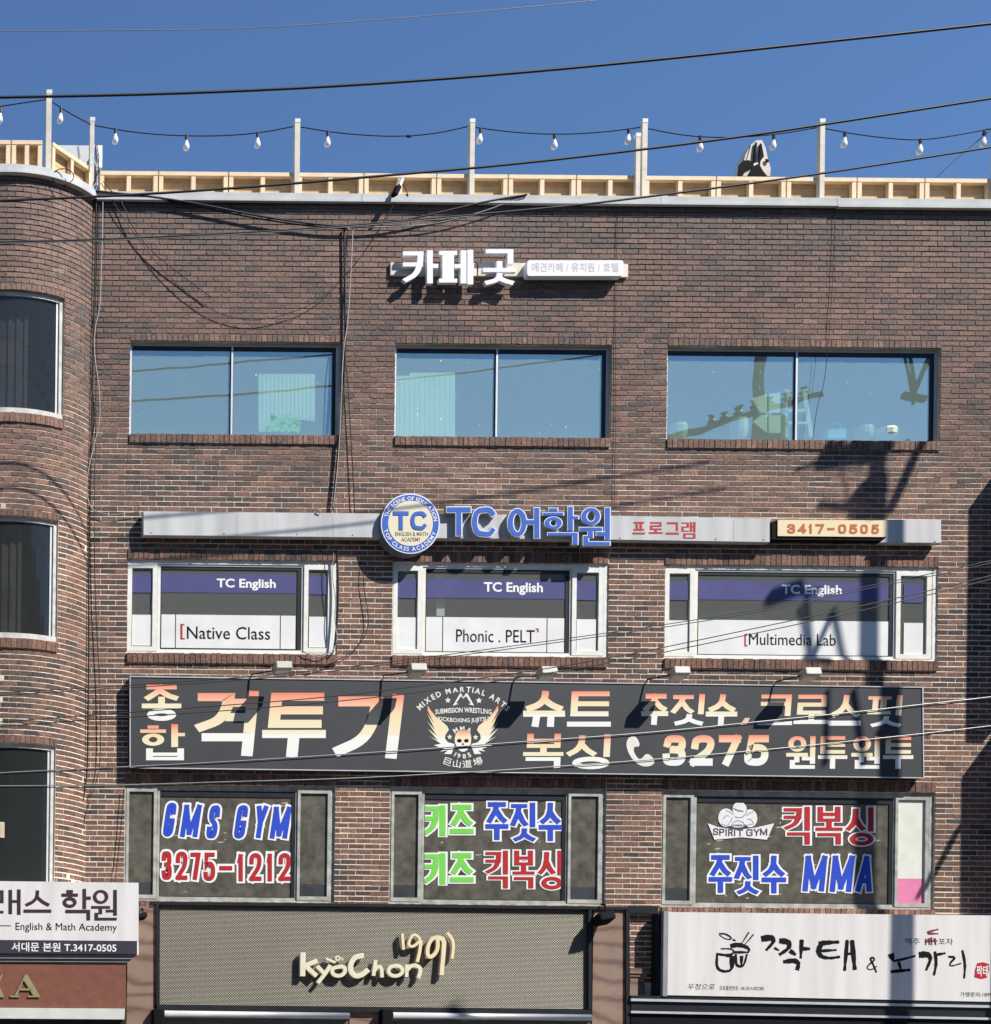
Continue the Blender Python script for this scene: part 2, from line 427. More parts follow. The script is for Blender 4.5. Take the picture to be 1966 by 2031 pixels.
def jamo(c, x0, y0, x1, y1, ctx='h'):
    w, h = x1 - x0, y1 - y0; ym = (y0 + y1) / 2; xm = (x0 + x1) / 2
    L = lambda *p: (list(p), False)
    leg = [(smooth([(xm, y1), (xm - .02 * w, y1 - .4 * h), (x0 + .30 * w, y0 + .22 * h), (x0, y0)], 2), False), (smooth([(xm + .01 * w, y1 - .45 * h), (x1 - .25 * w, y0 + .2 * h), (x1, y0)], 1), False)]
    if c in 'ㄱㅋ':
        if ctx == 'v':
            S = [([(x0, y1), (x1, y1)] + smooth([(x1 - .01 * w, y1 - .12 * h), (x1 - .06 * w, y1 - .45 * h), (x1 - .32 * w, y1 - .8 * h), (x0 + .05 * w, y0)], 2), False)]
        else: S = [L((x0, y1), (x1, y1), (x1, y0))]
        if c == 'ㅋ': S.append(L((x0, y1 - .42 * h), (x1 - .03 * w, y1 - .42 * h)))
        return S
    if c == 'ㄴ': return [L((x0, y1), (x0, y0), (x1, y0))]
    if c == 'ㄷ': return [L((x1, y1), (x0, y1), (x0, y0), (x1, y0))]
    if c == 'ㄹ': return [L((x0, y1), (x1, y1), (x1, ym), (x0, ym), (x0, y0), (x1, y0))]
    if c == 'ㅁ': return [([(x0, y0), (x1, y0), (x1, y1), (x0, y1)], True)]
    if c == 'ㅂ': return [L((x0, y1), (x0, y0), (x1, y0), (x1, y1)), L((x0, ym), (x1, ym))]
    if c == 'ㅅ': return leg
    if c in 'ㅈㅊ':
        k = .2 if c == 'ㅊ' else 0
        yt = y1 - k * h
        S = [L((x0 + .05 * w, yt), (x1 - .05 * w, yt))]
        S += [L((xm, yt), (xm - .1 * w, yt - .38 * h), (x0, y0)), L((xm - .02 * w, yt - .4 * h), (x1 - .2 * w, y0 + .15 * h), (x1, y0))]
        if k: S.append(L((xm, y1 + .02), (xm, yt)))
        return S
    if c == 'ㅇ': return [(ell(x0, y0, x1, y1), True)]
    if c == 'ㅌ': return [L((x1, y1), (x0, y1), (x0, y0), (x1, y0)), L((x0, ym), (x1, ym))]
    if c == 'ㅍ': return [L((x0, y1), (x1, y1)), L((x0, y0), (x1, y0)), L((x0 + .27 * w, y1), (x0 + .27 * w, y0)), L((x1 - .27 * w, y1), (x1 - .27 * w, y0))]
    if c == 'ㅎ': return [L((xm - .12 * w, y1), (xm + .12 * w, y1)), L((x0, y1 - .24 * h), (x1, y1 - .24 * h)), (ell(x0 + .1 * w, y0, x1 - .1 * w, y1 - .48 * h), True)]
    return []
CHO = 'ㄱㄲㄴㄷㄸㄹㅁㅂㅃㅅㅆㅇㅈㅉㅊㅋㅌㅍㅎ'
JUNG = ['ㅏ', 'ㅐ', 'ㅑ', 'ㅒ', 'ㅓ', 'ㅔ', 'ㅕ', 'ㅖ', 'ㅗ', 'ㅘ', 'ㅙ', 'ㅚ', 'ㅛ', 'ㅜ', 'ㅝ', 'ㅞ', 'ㅟ', 'ㅠ', 'ㅡ', 'ㅢ', 'ㅣ']
JONG = ['', 'ㄱ', 'ㄲ', 'ㄳ', 'ㄴ', 'ㄵ', 'ㄶ', 'ㄷ', 'ㄹ', 'ㄺ', 'ㄻ', 'ㄼ', 'ㄽ', 'ㄾ', 'ㄿ', 'ㅀ', 'ㅁ', 'ㅂ', 'ㅄ', 'ㅅ', 'ㅆ', 'ㅇ', 'ㅈ', 'ㅊ', 'ㅋ', 'ㅌ', 'ㅍ', 'ㅎ']
def syllable(ch):
    k = ord(ch) - 0xAC00
    c = CHO[k // 588]; v = JUNG[(k % 588) // 28]; j = JONG[k % 28]
    L = lambda *p: (list(p), False)
    S = []
    if v in 'ㅏㅐㅑㅓㅔㅕㅣ':
        yb = .44 if j else .06; two = v in 'ㅐㅔ'
        vx = 1.0 if v not in 'ㅏㅑ' else .84
        S += jamo(c, 0, yb, (.44 if two else .52 if v != 'ㅣ' else .62), .96, 'v')
        y0 = .40 if j else 0
        ymid = (y0 + 1) / 2 + .03
        if v == 'ㅏ': S += [L((vx, 1), (vx, y0)), L((vx, ymid), (1.03, ymid))]
        if v == 'ㅑ': S += [L((vx, 1), (vx, y0)), L((vx, ymid + .12), (1.03, ymid + .12)), L((vx, ymid - .12), (1.03, ymid - .12))]
        if v == 'ㅣ': S += [L((1, 1), (1, y0))]
        if v == 'ㅓ': S += [L((1, 1), (1, y0)), L((.66, ymid), (1, ymid))]
        if v == 'ㅕ': S += [L((1, 1), (1, y0)), L((.62, ymid + .13), (1, ymid + .13)), L((.60, ymid - .12), (1, ymid - .12))]
        if v == 'ㅐ': S += [L((.72, .98), (.72, y0 + .03)), L((1, 1), (1, y0)), L((.72, ymid), (1, ymid))]
        if v == 'ㅔ': S += [L((.76, .98), (.76, y0 + .03)), L((1, 1), (1, y0)), L((.55, ymid), (.76, ymid))]
        if j: S += jamo(j, .16, 0, 1, .26, 'j')
    elif v == 'ㅝ':
        b = .42 if j else .3
        S += jamo(c, .08, b + .17, .62, 1)
        S += [L((0, b), (.70, b)), L((.34, b), (.34, b - .2)), L((1, 1), (1, .17 if j else 0)), L((.66, b - .13), (1, b - .13))]
        if j: S += jamo(j, .16, 0, 1, .18, 'j')
    else:
        if j:
            S += jamo(c, .1, .66, .9, 1)
            if v == 'ㅗ': S += [L((0, .40), (1, .40)), L((.5, .62 if c not in 'ㅇㅂㅁ' else .66), (.5, .40))]
            elif v == 'ㅜ': S += [L((0, .50), (1, .50)), L((.5, .50), (.5, .3))]
            elif v == 'ㅡ': S += [L((0, .42), (1, .42))]
            S += jamo(j, .08 if j != 'ㅇ' else .16, 0, .92 if j != 'ㅇ' else .84, .24, 'j')
        else:
            if v == 'ㅜ': S += jamo(c, .1, .52, .9, 1) + [L((0, .34), (1, .34)), L((.5, .34), (.5, 0))]
            elif v == 'ㅠ': S += jamo(c, .08, .52, .92, 1) + [L((0, .34), (1, .34)), L((.3, .34), (.27, 0)), L((.7, .34), (.7, 0))]
            elif v == 'ㅗ': S += jamo(c, .1, .42, .9, 1) + [L((0, .08), (1, .08)), L((.5, .38), (.5, .08))]
            elif v == 'ㅡ': S += jamo(c, .08, .36, .92, 1) + [L((0, .03), (1, .03))]
    return S
LAT = {
 '0': [(smooth([(.5, 1), (.95, .95), (1, .5), (.95, .05), (.5, 0), (.05, .05), (0, .5), (.05, .95)], 2, True), True)],
 '1': [([(.22, .78), (.62, 1), (.62, 0)], False)],
 '2': [(smooth([(0, .70), (.02, .92), (.3, 1), (.75, 1), (1, .88), (1, .65), (.8, .42), (.3, .18), (0, 0)], 2) + [(1, 0)], False)],
 '3': [(smooth([(0, .78), (.05, .98), (.4, 1), (.85, .98), (.96, .8), (.92, .58), (.65, .53), (.4, .53)], 2), False), (smooth([(.5, .53), (.8, .5), (1, .38), (1, .12), (.8, 0), (.4, 0), (.05, .03), (0, .22)], 2), False)],
 '4': [([(.72, 0), (.72, 1), (0, .28), (1, .28)], False)],
 '5': [([(.95, 1), (.14, 1), (.06, .52)] + smooth([(.06, .52), (.3, .62), (.75, .62), (1, .45), (1, .15), (.75, 0), (.3, 0), (.02, .05), (0, .2)], 2), False)],
 '7': [([(0, 1), (1, 1), (.42, 0)], False)],
 '-': [([(0, .45), (1, .45)], False)],
 'G': [(smooth([(1, .76), (.98, .96), (.7, 1), (.3, 1), (.02, .95), (0, .6), (0, .4), (.02, .05), (.3, 0), (.6, 0), (.96, .05), (1, .2)], 2) + [(1, .46), (.66, .46)], False)],
 'P': [([(0, 0), (0, 1)] + smooth([(.4, 1), (.9, 1), (1, .75), (.9, .48), (.4, .48)], 2) + [(0, .48)], False)],
 'R': [([(0, 0), (0, 1)] + smooth([(.4, 1), (.9, 1), (1, .75), (.9, .48), (.4, .48)], 2) + [(0, .48)], False), ([(.55, .48), (1, 0)], False)],
 'I': [([(.5, 0), (.5, 1)], False)],
 'M': [([(0, 0), (0, 1), (.5, .08), (1, 1), (1, 0)], False)],
 'S': [(smooth([(1, .75), (.95, .98), (.5, 1), (.08, .97), (.02, .72), (.2, .57), (.8, .44), (1, .28), (.95, .03), (.5, 0), (.05, .02), (0, .25)], 2), False)],
 'Y': [([(0, 1), (.5, .45), (1, 1)], False), ([(.5, .5), (.5, 0)], False)],
 'A': [([(0, 0), (.5, 1), (1, 0)], False), ([(.18, .28), (.82, .28)], False)],
 'T': [([(0, 1), (1, 1)], False), ([(.5, 1), (.5, 0)], False)],
 'C': [(smooth([(1, .85), (.85, 1), (.55, 1), (.15, .95), (0, .65), (0, .35), (.15, .05), (.55, 0), (.85, 0), (1, .15)], 2), False)],
 ',': [([(.6, .3), (.3, 0)], False)],
 'K': [([(0, 1), (0, 0)], False), ([(1, 1), (.06, .45), (1, 0)], False)],
}
SLOPE = .012
def glyph(mb, ch, x0, y0, x1, y1, t, p, depth=0, shear=0., extra=0., grad=None, hf=None):
    """one character filling the pixel box x0..x1, y0(top)..y1; t stroke width; extra widens it for an outline"""
    S = LAT[ch] if ch in LAT else syllable(ch)
    h = y1 - y0; w = x1 - x0 - abs(shear) * h; i = 0
    if hf is None:
        hf = 1.0 if ch in LAT else .86
        if ch not in LAT:
            k = ord(ch) - 0xAC00; dense = (CHO[k // 588] in 'ㅂㄹㅌㅍㅋㅎㅁ') + (k % 28 > 0) + (JONG[k % 28] in ('ㅂ', 'ㅁ'))
            if t / h > .11: hf = (.86, .70, .58, .50)[dense]
    tx, ty = t, t * hf
    def mp(q):
        x = x0 + tx / 2 + q[0] * (w - tx); y = y1 - ty / 2 - q[1] * (h - ty)
        return (x + (y1 - y) * shear, y)
    for (P, cl) in S:
        PP = [mp(q) for q in P]
        if cl:
            T = t + 2 * extra
            xs_, ys_ = [q[0] for q in PP], [q[1] / hf for q in PP]
            rx, ry = (max(xs_) - min(xs_)) / 2, (max(ys_) - min(ys_)) / 2
            T0 = min(t, min(rx, ry) * 1.25); T = T0 + 2 * extra
            QQ = [(x, y / hf) for (x, y) in PP]
            if T / 2 > min(rx, ry) * .93:
                cx, cy = sum(q[0] for q in QQ) / len(QQ), sum(q[1] for q in QQ) / len(QQ)
                quads = [[(cx + (q[0] - cx) * (rx + T / 2) / rx, cy + (q[1] - cy) * (ry + T / 2) / ry) for q in QQ]]
            else: quads = ribbon(QQ, T, True)
            groups = [quads]
        else:
            groups = []
            for part in split_sharp([(x, y / hf) for (x, y) in PP]):
                groups.append(ribbon(part, t + 2 * extra, False, ext=t / 2 * .96 + extra))
        for quads in groups:
            for Q in quads:
                Q = [(x, y * hf) for (x, y) in Q]
                gs = None
                if grad is not None:
                    ya, yb = grad
                    gs = [max(0, min(1, (yb - q[1]) / (yb - ya))) for q in Q]
                mb.poly(Q, p + i * .00025, depth, gs)
            i += 1
TXT = {}
def text2d(body, off=0.0):
    k = (body, off)
    if k not in TXT:
        c = bpy.data.curves.new('lettering', 'FONT'); c.body = body; c.size = 1; c.offset = off; c.resolution_u = 3
        o = bpy.data.objects.new('lettering', c); COL.objects.link(o)
        dg = bpy.context.evaluated_depsgraph_get()
        me = bpy.data.meshes.new_from_object(o.evaluated_get(dg))
        V = [(v.co.x, v.co.y) for v in me.vertices]; F = [tuple(q.vertices) for q in me.polygons]
        bpy.data.objects.remove(o); bpy.data.curves.remove(c); bpy.data.meshes.remove(me)
        TXT[k] = (V, F)
    return TXT[k]
def text(mb, body, x0, y0, x1, y1, p, off=0.0, shear=0., slope=SLOPE, warp=None):
    """fit printed text to the pixel box"""
    V, F = text2d(body, off)
    ax, bx_ = min(v[0] for v in V), max(v[0] for v in V); ay, by = min(v[1] for v in V), max(v[1] for v in V)
    n = len(mb.v)
    for (x, y) in V:
        u = (x - ax) / (bx_ - ax); v = (y - ay) / (by - ay)
        X = x0 + u * (x1 - x0 - shear * (y1 - y0)) + v * (y1 - y0) * shear; Y = y1 - v * (y1 - y0)
        Y += (X - (x0 + x1) / 2) * slope
        if warp: X, Y = warp(X, Y)
        mb.v.append(tuple(W(X, Y, p)))
    for f in F:
        mb.f.append(tuple(n + i for i in f)); mb.r.append(0)
def arc_text(mb, body, cx, cy, rad, a0, a1, size, p, off=.02, inward=False, wide=1.0):
    """characters along an arc (angles in degrees, 90 = up, pixels)"""
    chars = list(body); ws = []
    for ch in chars:
        if ch == ' ': ws.append(.35); continue
        V, F = text2d(ch, off); ws.append(max(v[0] for v in V) - min(v[0] for v in V) + .09)
    tot = sum(ws); acc = 0
    for ch, w_ in zip(chars, ws):
        t = (acc + w_ / 2) / tot; acc += w_
        if ch == ' ': continue
        a = R_(a0 + (a1 - a0) * t)
        V, F = text2d(ch, off)
        xm = (min(v[0] for v in V) + max(v[0] for v in V)) / 2
        ox, oy = cx + rad * math.cos(a), cy - rad * math.sin(a)
        if not inward: ux, uy = math.sin(a), math.cos(a); vx, vy = math.cos(a), -math.sin(a)
        else: ux, uy = -math.sin(a), -math.cos(a); vx, vy = -math.cos(a), math.sin(a)
        n = len(mb.v)
        for (x, y) in V:
            X = (x - xm) * size * wide; Y = y * size
            mb.v.append(tuple(W(ox + ux * X + vx * Y, oy + uy * X + vy * Y, p)))
        for f in F:
            mb.f.append(tuple(n + i for i in f)); mb.r.append(0)
# ------------------------------------------------------------------ ground
def structure(name, mb, m):
    return tag(mb.build(name, m), kind='structure')
structure('road', MB().box(-400, 400, -60, -6.0, -.3, -.12), ASPH)
structure('ground', MB().box(-400, 400, -400, 400, -.6, -.304), ASPH)
structure('pavement', MB().box(-60, 60, -5.85, -.5, -.3, 0), PAVE)
structure('kerb', MB().box(-60, 60, -5.998, -5.852, -.3, .01), CONC)
# ------------------------------------------------------------------ main brick building
XL, XR = -5.35, 8.2
L1, R1, L2, R2, L3, R3 = -4.857, -2.170, -1.476, 1.283, 1.989, 5.468
T1, B1, T2, B2, T3, B3, ZC = 12.132, 10.935, 9.341, 8.14, 6.468, 4.97, 13.896
ROWS = [(T1, B1), (T2, B2), (T3, B3)]
WX = [(L1, R1), (L2, R2), (L3, R3)]
CH = .0669
ZBOT = 3.93
bld = empty('brick_building', (0, 0, 0), 'brown brick four storey building front with three rows of wide windows', 'building')
core = MB()
zs = [0.0, B3, T3, B2, T2, B1, T1, ZC + .015]
for i in range(len(zs) - 1):
    z0, z1 = zs[i], zs[i + 1]
    if i % 2 == 0: core.box(XL - .3, XR, .009, .26, z0, z1)
    else:
        xs = [XL - .3, L1, R1, L2, R2, L3, R3, XR]
        for k in range(0, 8, 2): core.box(xs[k], xs[k + 1], .009, .26, z0, z1)
core.box(-9.5, -7.6, .009, .26, 0, ZC + .015)
core.build('wall', MORTAR, bld)
back = MB()
back.box(XR, XR + .25, .009, 9, 0, ZC + .2)
back.box(-9.5, XR, 8.75, 9, 0, ZC + .2)
back.box(-9.5, -9.25, .3, 8.7, 0, ZC + .2)
back.build('rear_wall', SLAB, bld)
bx('roof', SLAB, bld, -9.5, XR, .27, 8.74, ZC - .12, ZC + .02)
for nm, z in (('floor_slab', 10.3), ('floor_slab', 7.35), ('floor_slab', 4.4)):
    bx(nm, SLAB, bld, XL - .3, XR, .27, 8.74, z - .25, z)
# rooms behind the glass
for k, (z0, z1, m) in enumerate(((10.32, 13.7, ROOM), (7.37, 10.0, ROOMG), (4.42, 7.05, ROOMD))):
    rm = MB()
    rm.box(XL - .2, XR - .1, 3.6, 3.65, z0, z1); rm.box(XL - .2, XR - .1, .3, 3.6, z1 - .04, z1)
    rm.box(XL - .2, XL - .15, .3, 3.6, z0, z1); rm.box(XR - .15, XR - .1, .3, 3.6, z0, z1)
    rm.box(XL - .2, XR - .1, .3, 3.6, z0 - .015, z0)
    rm.build('room_lining', m, bld)
# courses of bricks
def up_to(z): return ZC - math.floor((ZC - z) / CH) * CH
def down_to(z): return ZC - math.ceil((ZC - z) / CH) * CH
BANDS = []
for (t, b) in ROWS:
    BANDS.append((up_to(t + .075), down_to(b - .082)))
def stain(x, z, r):
    # soot and run-off: bricks just below sills, cap and signs are darker
    for (t, b) in ROWS:
        for (a, c) in WX:
            if a - .1 < x < c + .1 and b - .75 < z < b - .08 and random.random() < .6 * (1 - (b - .08 - z) / .67): return max(.001, r * .35)
    if z > ZC - .45 and random.random() < .5: return max(.001, r * .4)
    return r
slots = []                                             # (x0,x1,z0,z1,rnd)
nc = int((ZC - ZBOT) / CH)
for i in range(nc):
    z1 = ZC - i * CH; z0 = z1 - CH; zm = (z0 + z1) / 2
    cuts = []
    for (bt, bb) in BANDS:
        if bb < zm < bt: cuts = WX
    iv = []; x = XL
    for (a, b) in cuts:
        iv.append((x, a)); x = b
    iv.append((x, XR - .2)); iv.append((-9.5, -7.73))
    off = (0, .1)[i % 2] + random.uniform(-.006, .006)
    rowtone = random.uniform(-.12, .12)
    for (a, b) in iv:
        k0 = math.floor((a - off) / .2)
        k = k0
        while True:
            s = off + k * .2; e = s + .2; k += 1
            if s >= b: break
            s2, e2 = max(s, a), min(e, b)
            if e2 - s2 < .05: continue
            if s2 - a < .05: s2 = a
            if b - e2 < .05: e2 = b
            g = .0042
            slots.append((s2 + (g if s2 > a else .0), e2 - (g if e2 < b else .0), z0 + .0075, z1 - .0068, stain((s2 + e2) / 2, zm, min(1, max(0.001, random.random() + rowtone)))))
def hidden(xm, zm):
    if zm < 4.97: return True
    if 6.40 < zm < 7.75 and -4.95 < xm < 5.5: return True
    if 9.35 < zm < 9.8 and -4.75 < xm < 5.5: return True
    if xm > 5.5 and zm < 9.8 or xm < -6: return True
    return False
full = [s for s in slots if abs((s[1] - s[0]) - .1916) < .0005 and not hidden((s[0] + s[1]) / 2, s[2])]
full.sort(key=lambda s: (Vector(((s[0] + s[1]) / 2, 0, s[2])) - CAM).length)
chosen = set(full[:296])
bm_meshes = []
for q in range(3):
    v = MB().box(-.0958, .0958, -.012, .012, -.0263, .0263, jit=.0022)
    me = bpy.data.meshes.new('brick'); me.from_pydata(v.v, [], v.f); me.materials.append(BR1); bm_meshes.append(me)
def proud(z): return .0064 - .0060 * max(0, min(1, (z - 9.6) / 3.2))   # joints are raked deeper towards the top
mass = MB()
for s in slots:
    if s in chosen:
        o = bpy.data.objects.new('brick', random.choice(bm_meshes)); COL.objects.link(o)
        o.location = ((s[0] + s[1]) / 2, .012 + proud(s[2]) + random.uniform(-.001, .0012), (s[2] + s[3]) / 2)
        o.rotation_euler = (random.uniform(-.012, .012), random.uniform(-.004, .004), random.uniform(-.01, .01))
        o.parent = bld
    else:
        d = proud(s[2]) + random.uniform(-.001, .0013)
        mass.box(s[0], s[1], d, .02, s[2], s[3], r=s[4], jit=.0026)
# rowlock bands over heads and under sills
for r, ((t, b), (bt, bb)) in enumerate(zip(ROWS, BANDS)):
    for (a, c) in WX:
        x = a
        while x < c - .02:
            e = min(x + .067, c)
            rn = random.random()
            if not (r == 2 and False): mass.box(x + .004, e - .004, -.004 + random.uniform(-.003, .003), .02, t, bt - .006, r=max(.001, rn), jit=.002)
            mass.box(x + .004, e - .004, -.016 + random.uniform(-.004, .003), .03, bb + .006, b + random.uniform(-.003, .003), r=max(.001, min(1, rn * .8 + .25)), jit=.002)
            x = e
tag(mass.build('brick_courses', BR, bld), kind='stuff')
# parapet cap (pressed metal flashing in lengths)
joint = [XL - .02, -1.95, 1.85, W(1660, 400, .05).x, XR]
for i in range(4):
    m_ = MB(); lo = ZC - (.012 if i == 3 else 0)
    m_.box(joint[i] + .003, joint[i + 1] - .003, -.055, .40, ZC + .022, ZC + .105)
    m_.box(joint[i] + .003, joint[i + 1] - .003, -.072 - .004 * (i == 3), -.02, lo - .006, ZC + .0215)
    m_.build('parapet_cap', CONC, bld)

# ------------------------------------------------------------------ windows, top row (film glass)
def window_empty(x, z, label):
    o = bpy.data.objects.new('window', None); COL.objects.link(o); o.location = (x, .05, z); o.empty_display_size = .1
    o.parent = bld; o['label'] = label
    return o
def ring(name, m, par, x0, x1, z0, z1, y0, y1, l, r, t, b):
    q = MB()
    q.box(x0, x0 + l, y0, y1, z0, z1); q.box(x1 - r, x1, y0, y1, z0, z1)
    q.box(x0 + l, x1 - r, y0 + .0005, y1, z1 - t, z1); q.box(x0 + l, x1 - r, y0 + .0005, y1, z0, z0 + b)
    return q.build(name, m, par)
for (a, c), mx, lb in zip(WX, (460.5, 986, 1581), ('wide dark blue glass window showing a mint blind and green plant', 'wide reflective window with a pale curtain inside its left end', 'wide reflective window with goods and a blue bag on its inner sill')):
    w = window_empty(a, B1, lb)
    m = W(mx, 770, -.06).x
    ring('frame', ALU, w, a + .001, c - .001, B1 + .001, T1 - .001, .062, .135, .038, .036, .034, .022)
    for (s, e, d) in ((a + .04, m - .012, 0), (m + .012, c - .038, 0)):
        ring('sash', DARKF, w, s, e, B1 + .024, T1 - .036, .072, .115, .006, .006 if e < c - .1 else .036, .042, .006)  # frame shade put into the dark, wider top and right members
        bx('pane', GLASS, w, s + .003, e - .004, .090, .094, B1 + .028, T1 - .07)
    bx('mullion', ALU, w, m - .0115, m + .0115, .066, .125, B1 + .0235, T1 - .0345)
rr = random.Random(5)
for (a, c), nn in zip(WX, (5, 34, 12)):
    sp = MB()
    for k in range(nn):
        x, z, r = rr.uniform(a + .1, c - .12), rr.uniform(B1 + .05, T1 - .12), rr.uniform(.002, .006) * (1 if rr.random() < .85 else 1.8)
        n = len(sp.v); y = .0885
        sp.v += [(x + r * math.cos(t_ * 1.047), y, z + r * math.sin(t_ * 1.047)) for t_ in range(6)]; sp.f.append(tuple(range(n, n + 6))); sp.r.append(0)
    tag(sp.build('glass_specks', WHITE2, bld), kind='stuff')
# things on the inner sill
def flat(name, m, P, p, d, par=None, gs=None):
    return MB().poly(P, p, d, gs).build(name, m, par)
bl = MB()
for i in range(28):
    x = 513 + i * 4.0
    bot = 856 if i < 6 else (822 - (22 - i) * .0 + (2 if i % 2 else 0)) if i < 8 else 822 + min(i, 27) * .5
    bl.poly([(x, 741 + (i % 2)), (x + 3.9, 741 + (i % 2)), (x + 3.9, bot), (x, bot)], -.125 - .006 * (i % 2), .004)
tag(bl.build('window_blind', BLIND), 'mint vertical strip blind inside the top left window', 'blind')
pl = MB(); rr = random.Random(3)
for i in range(230):
    cx = 534 + rr.random() * 62; top = 846 - 26 * math.sin(min(1, (cx - 530) / 60) * 2.2)
    cy = rr.uniform(top, 856); a = rr.random() * 6.3; s = rr.uniform(2.5, 6)
    q = [(cx + s * math.cos(a), cy + s * math.sin(a)), (cx + s * .4 * math.cos(a + 1.6), cy + s * .4 * math.sin(a + 1.6)), (cx - s * math.cos(a), cy - s * math.sin(a)), (cx - s * .4 * math.cos(a + 1.6), cy - s * .4 * math.sin(a + 1.6))]
    pl.poly(q, -.10 - .02 * rr.random() * .07)
pt = empty('potted_plant', tuple(W(565, 858, -.25)), 'bright green leafy plant behind the top left window glass', 'plant')
pl.build('foliage', PLANT, pt)
MB().lathe(W(565, 858, -.25) - Vector((0, 0, .02)), [(.05, 0), (.06, .05)], 10).build('pot', POT, pt)
cu = MB()
for i in range(24):
    x = 783 + i * 5
    cu.poly([(x, 745 - (i > 5) * 6), (x + 4.9, 745 - (i > 5) * 6), (x + 4.9, 866), (x, 866)], -.125 - .004 * (i % 2), .004)
tag(cu.build('window_curtain', BLIND), 'pale mint curtain inside the left of the top middle window', 'curtain')
bag = empty('paper_bag', tuple(W(1661, 869, -.25)), 'light blue paper bag with a handle on the inner sill', 'bag')
flat('body', BAGB, [(1643, 852), (1679, 849), (1679, 869), (1643, 869)], -.10, .08, bag)
MB().tube([W(1655 + 4.5 * 1 + 8 * math.cos(t), 851 - 12 * math.sin(t), -.14) for t in [i * math.pi / 8 for i in range(9)]], .006).build('handle', BAGB, bag)
for i, (x0, x1, y0, lb) in enumerate(((1697, 1731, 853, 'pale ceramic pot just right of the blue bag'), (1737, 1778, 857, 'wide pale bowl right of the ceramic pot'), (1449, 1482, 838, 'yellow green planter on the inner sill'), (1329, 1362, 848, 'pale green box at the left of the sill'))):
    c = W((x0 + x1) / 2, 870, -.2); r = (W(x1, 870, -.28).x - W(x0, 870, -.28).x) / 2; h = W(x0, y0, -.28).z - c.z
    tag(MB().lathe(c, [(r * .75, 0), (r * .95, h * .3), (r, h * .8), (r * .9, h), (r * .85, h)], 12).build('flower_pot' if i else 'ceramic_pot', POT, None), lb, 'pot' if i != 1 else 'bowl')
ld = MB()
for a, b in (((1556, 772), (1559, 868)), ((1594, 772), (1609, 868)), ((1557, 815), (1600, 815)), ((1557, 798), (1565, 775)), ((1557, 840), (1604, 840))):
    ld.bar(W(*a, -.2), W(*b, -.2), .05, .03)
tag(ld.build('wooden_easel', BLIND), 'pale wooden easel standing inside the top right window', 'easel')
cr = MB()
for q in ([(1492, 790), (1522, 781), (1522, 818), (1508, 818)], [(1526, 781), (1548, 778), (1548, 817), (1526, 818)], [(1510, 823), (1522, 823), (1522, 858), (1494, 836)], [(1526, 823), (1549, 822), (1549, 858), (1526, 858)]):
    cr.poly(q, -.16, .02)
tag(cr.build('kite_shaped_lantern', BLIND), 'mint panelled hanging lantern inside the top right window', 'lantern')

# ------------------------------------------------------------------ windows, office row
def sash_window(w, px0, px1, z0, z1, p, m, fl, fr, ft, fb, glassm, yc, pane=True):
    x0, x1 = W(px0, yc, p).x, W(px1, yc, p).x
    ring('sash', m, w, x0, x1, z0, z1, -p, -p + .05, fl, fr, ft, fb)
    if pane: bx('pane', glassm, w, x0 + fl - .002, x1 - fr + .002, -p + .022, -p + .026, z0 + fb - .002, z1 - ft + .002)
    return x0 + fl, x1 - fr, z0 + fb, z1 - ft
K = 155.2
def band(name, m, par, x0, x1, y0, y1, p, d=.0015, xm=None):
    xm = xm or (x0 + x1) / 2
    z1, z0 = W(xm, y0, p).z, W(xm, y1, p).z
    X0, X1 = W(x0, (y0 + y1) / 2, p).x, W(x1, (y0 + y1) / 2, p).x
    return bx(name, m, par, X0, X1, -p, -p + d, z0, z1)
row2 = [
 dict(i=0, ls=(253, 312), cm=(312, 603), g=(320, 587), rs=(603, 660), gl=(262, 302), gr=(613, 648), pb=(1139, 1176), wf=(1220, 1286), t=(430, 1148, 547, 1171), cuts=(348, 556),
      label='office window with purple band lettered TC English above Native Class'),
 dict(i=1, ls=(780, 838), cm=(838, 1135), g=(845, 1120), rs=(1135, 1197), gl=(787, 826), gr=(1144, 1182), pb=(1149, 1187), wf=(1225, 1294), t=(960, 1155, 1077, 1180), cuts=(878, 1085),
      label='office window with purple band lettered TC English above Phonic . PELT'),
 dict(i=2, ls=(1319, 1378), cm=(1378, 1778), g=(1385, 1768), rs=(1778, 1848), gl=(1326, 1365), gr=(1793, 1831), pb=(1153, 1191), wf=(1231, 1300), t=(1551, 1160, 1670, 1184), cuts=(),
      label='office window with purple band lettered TC English above Multimedia Lab')]
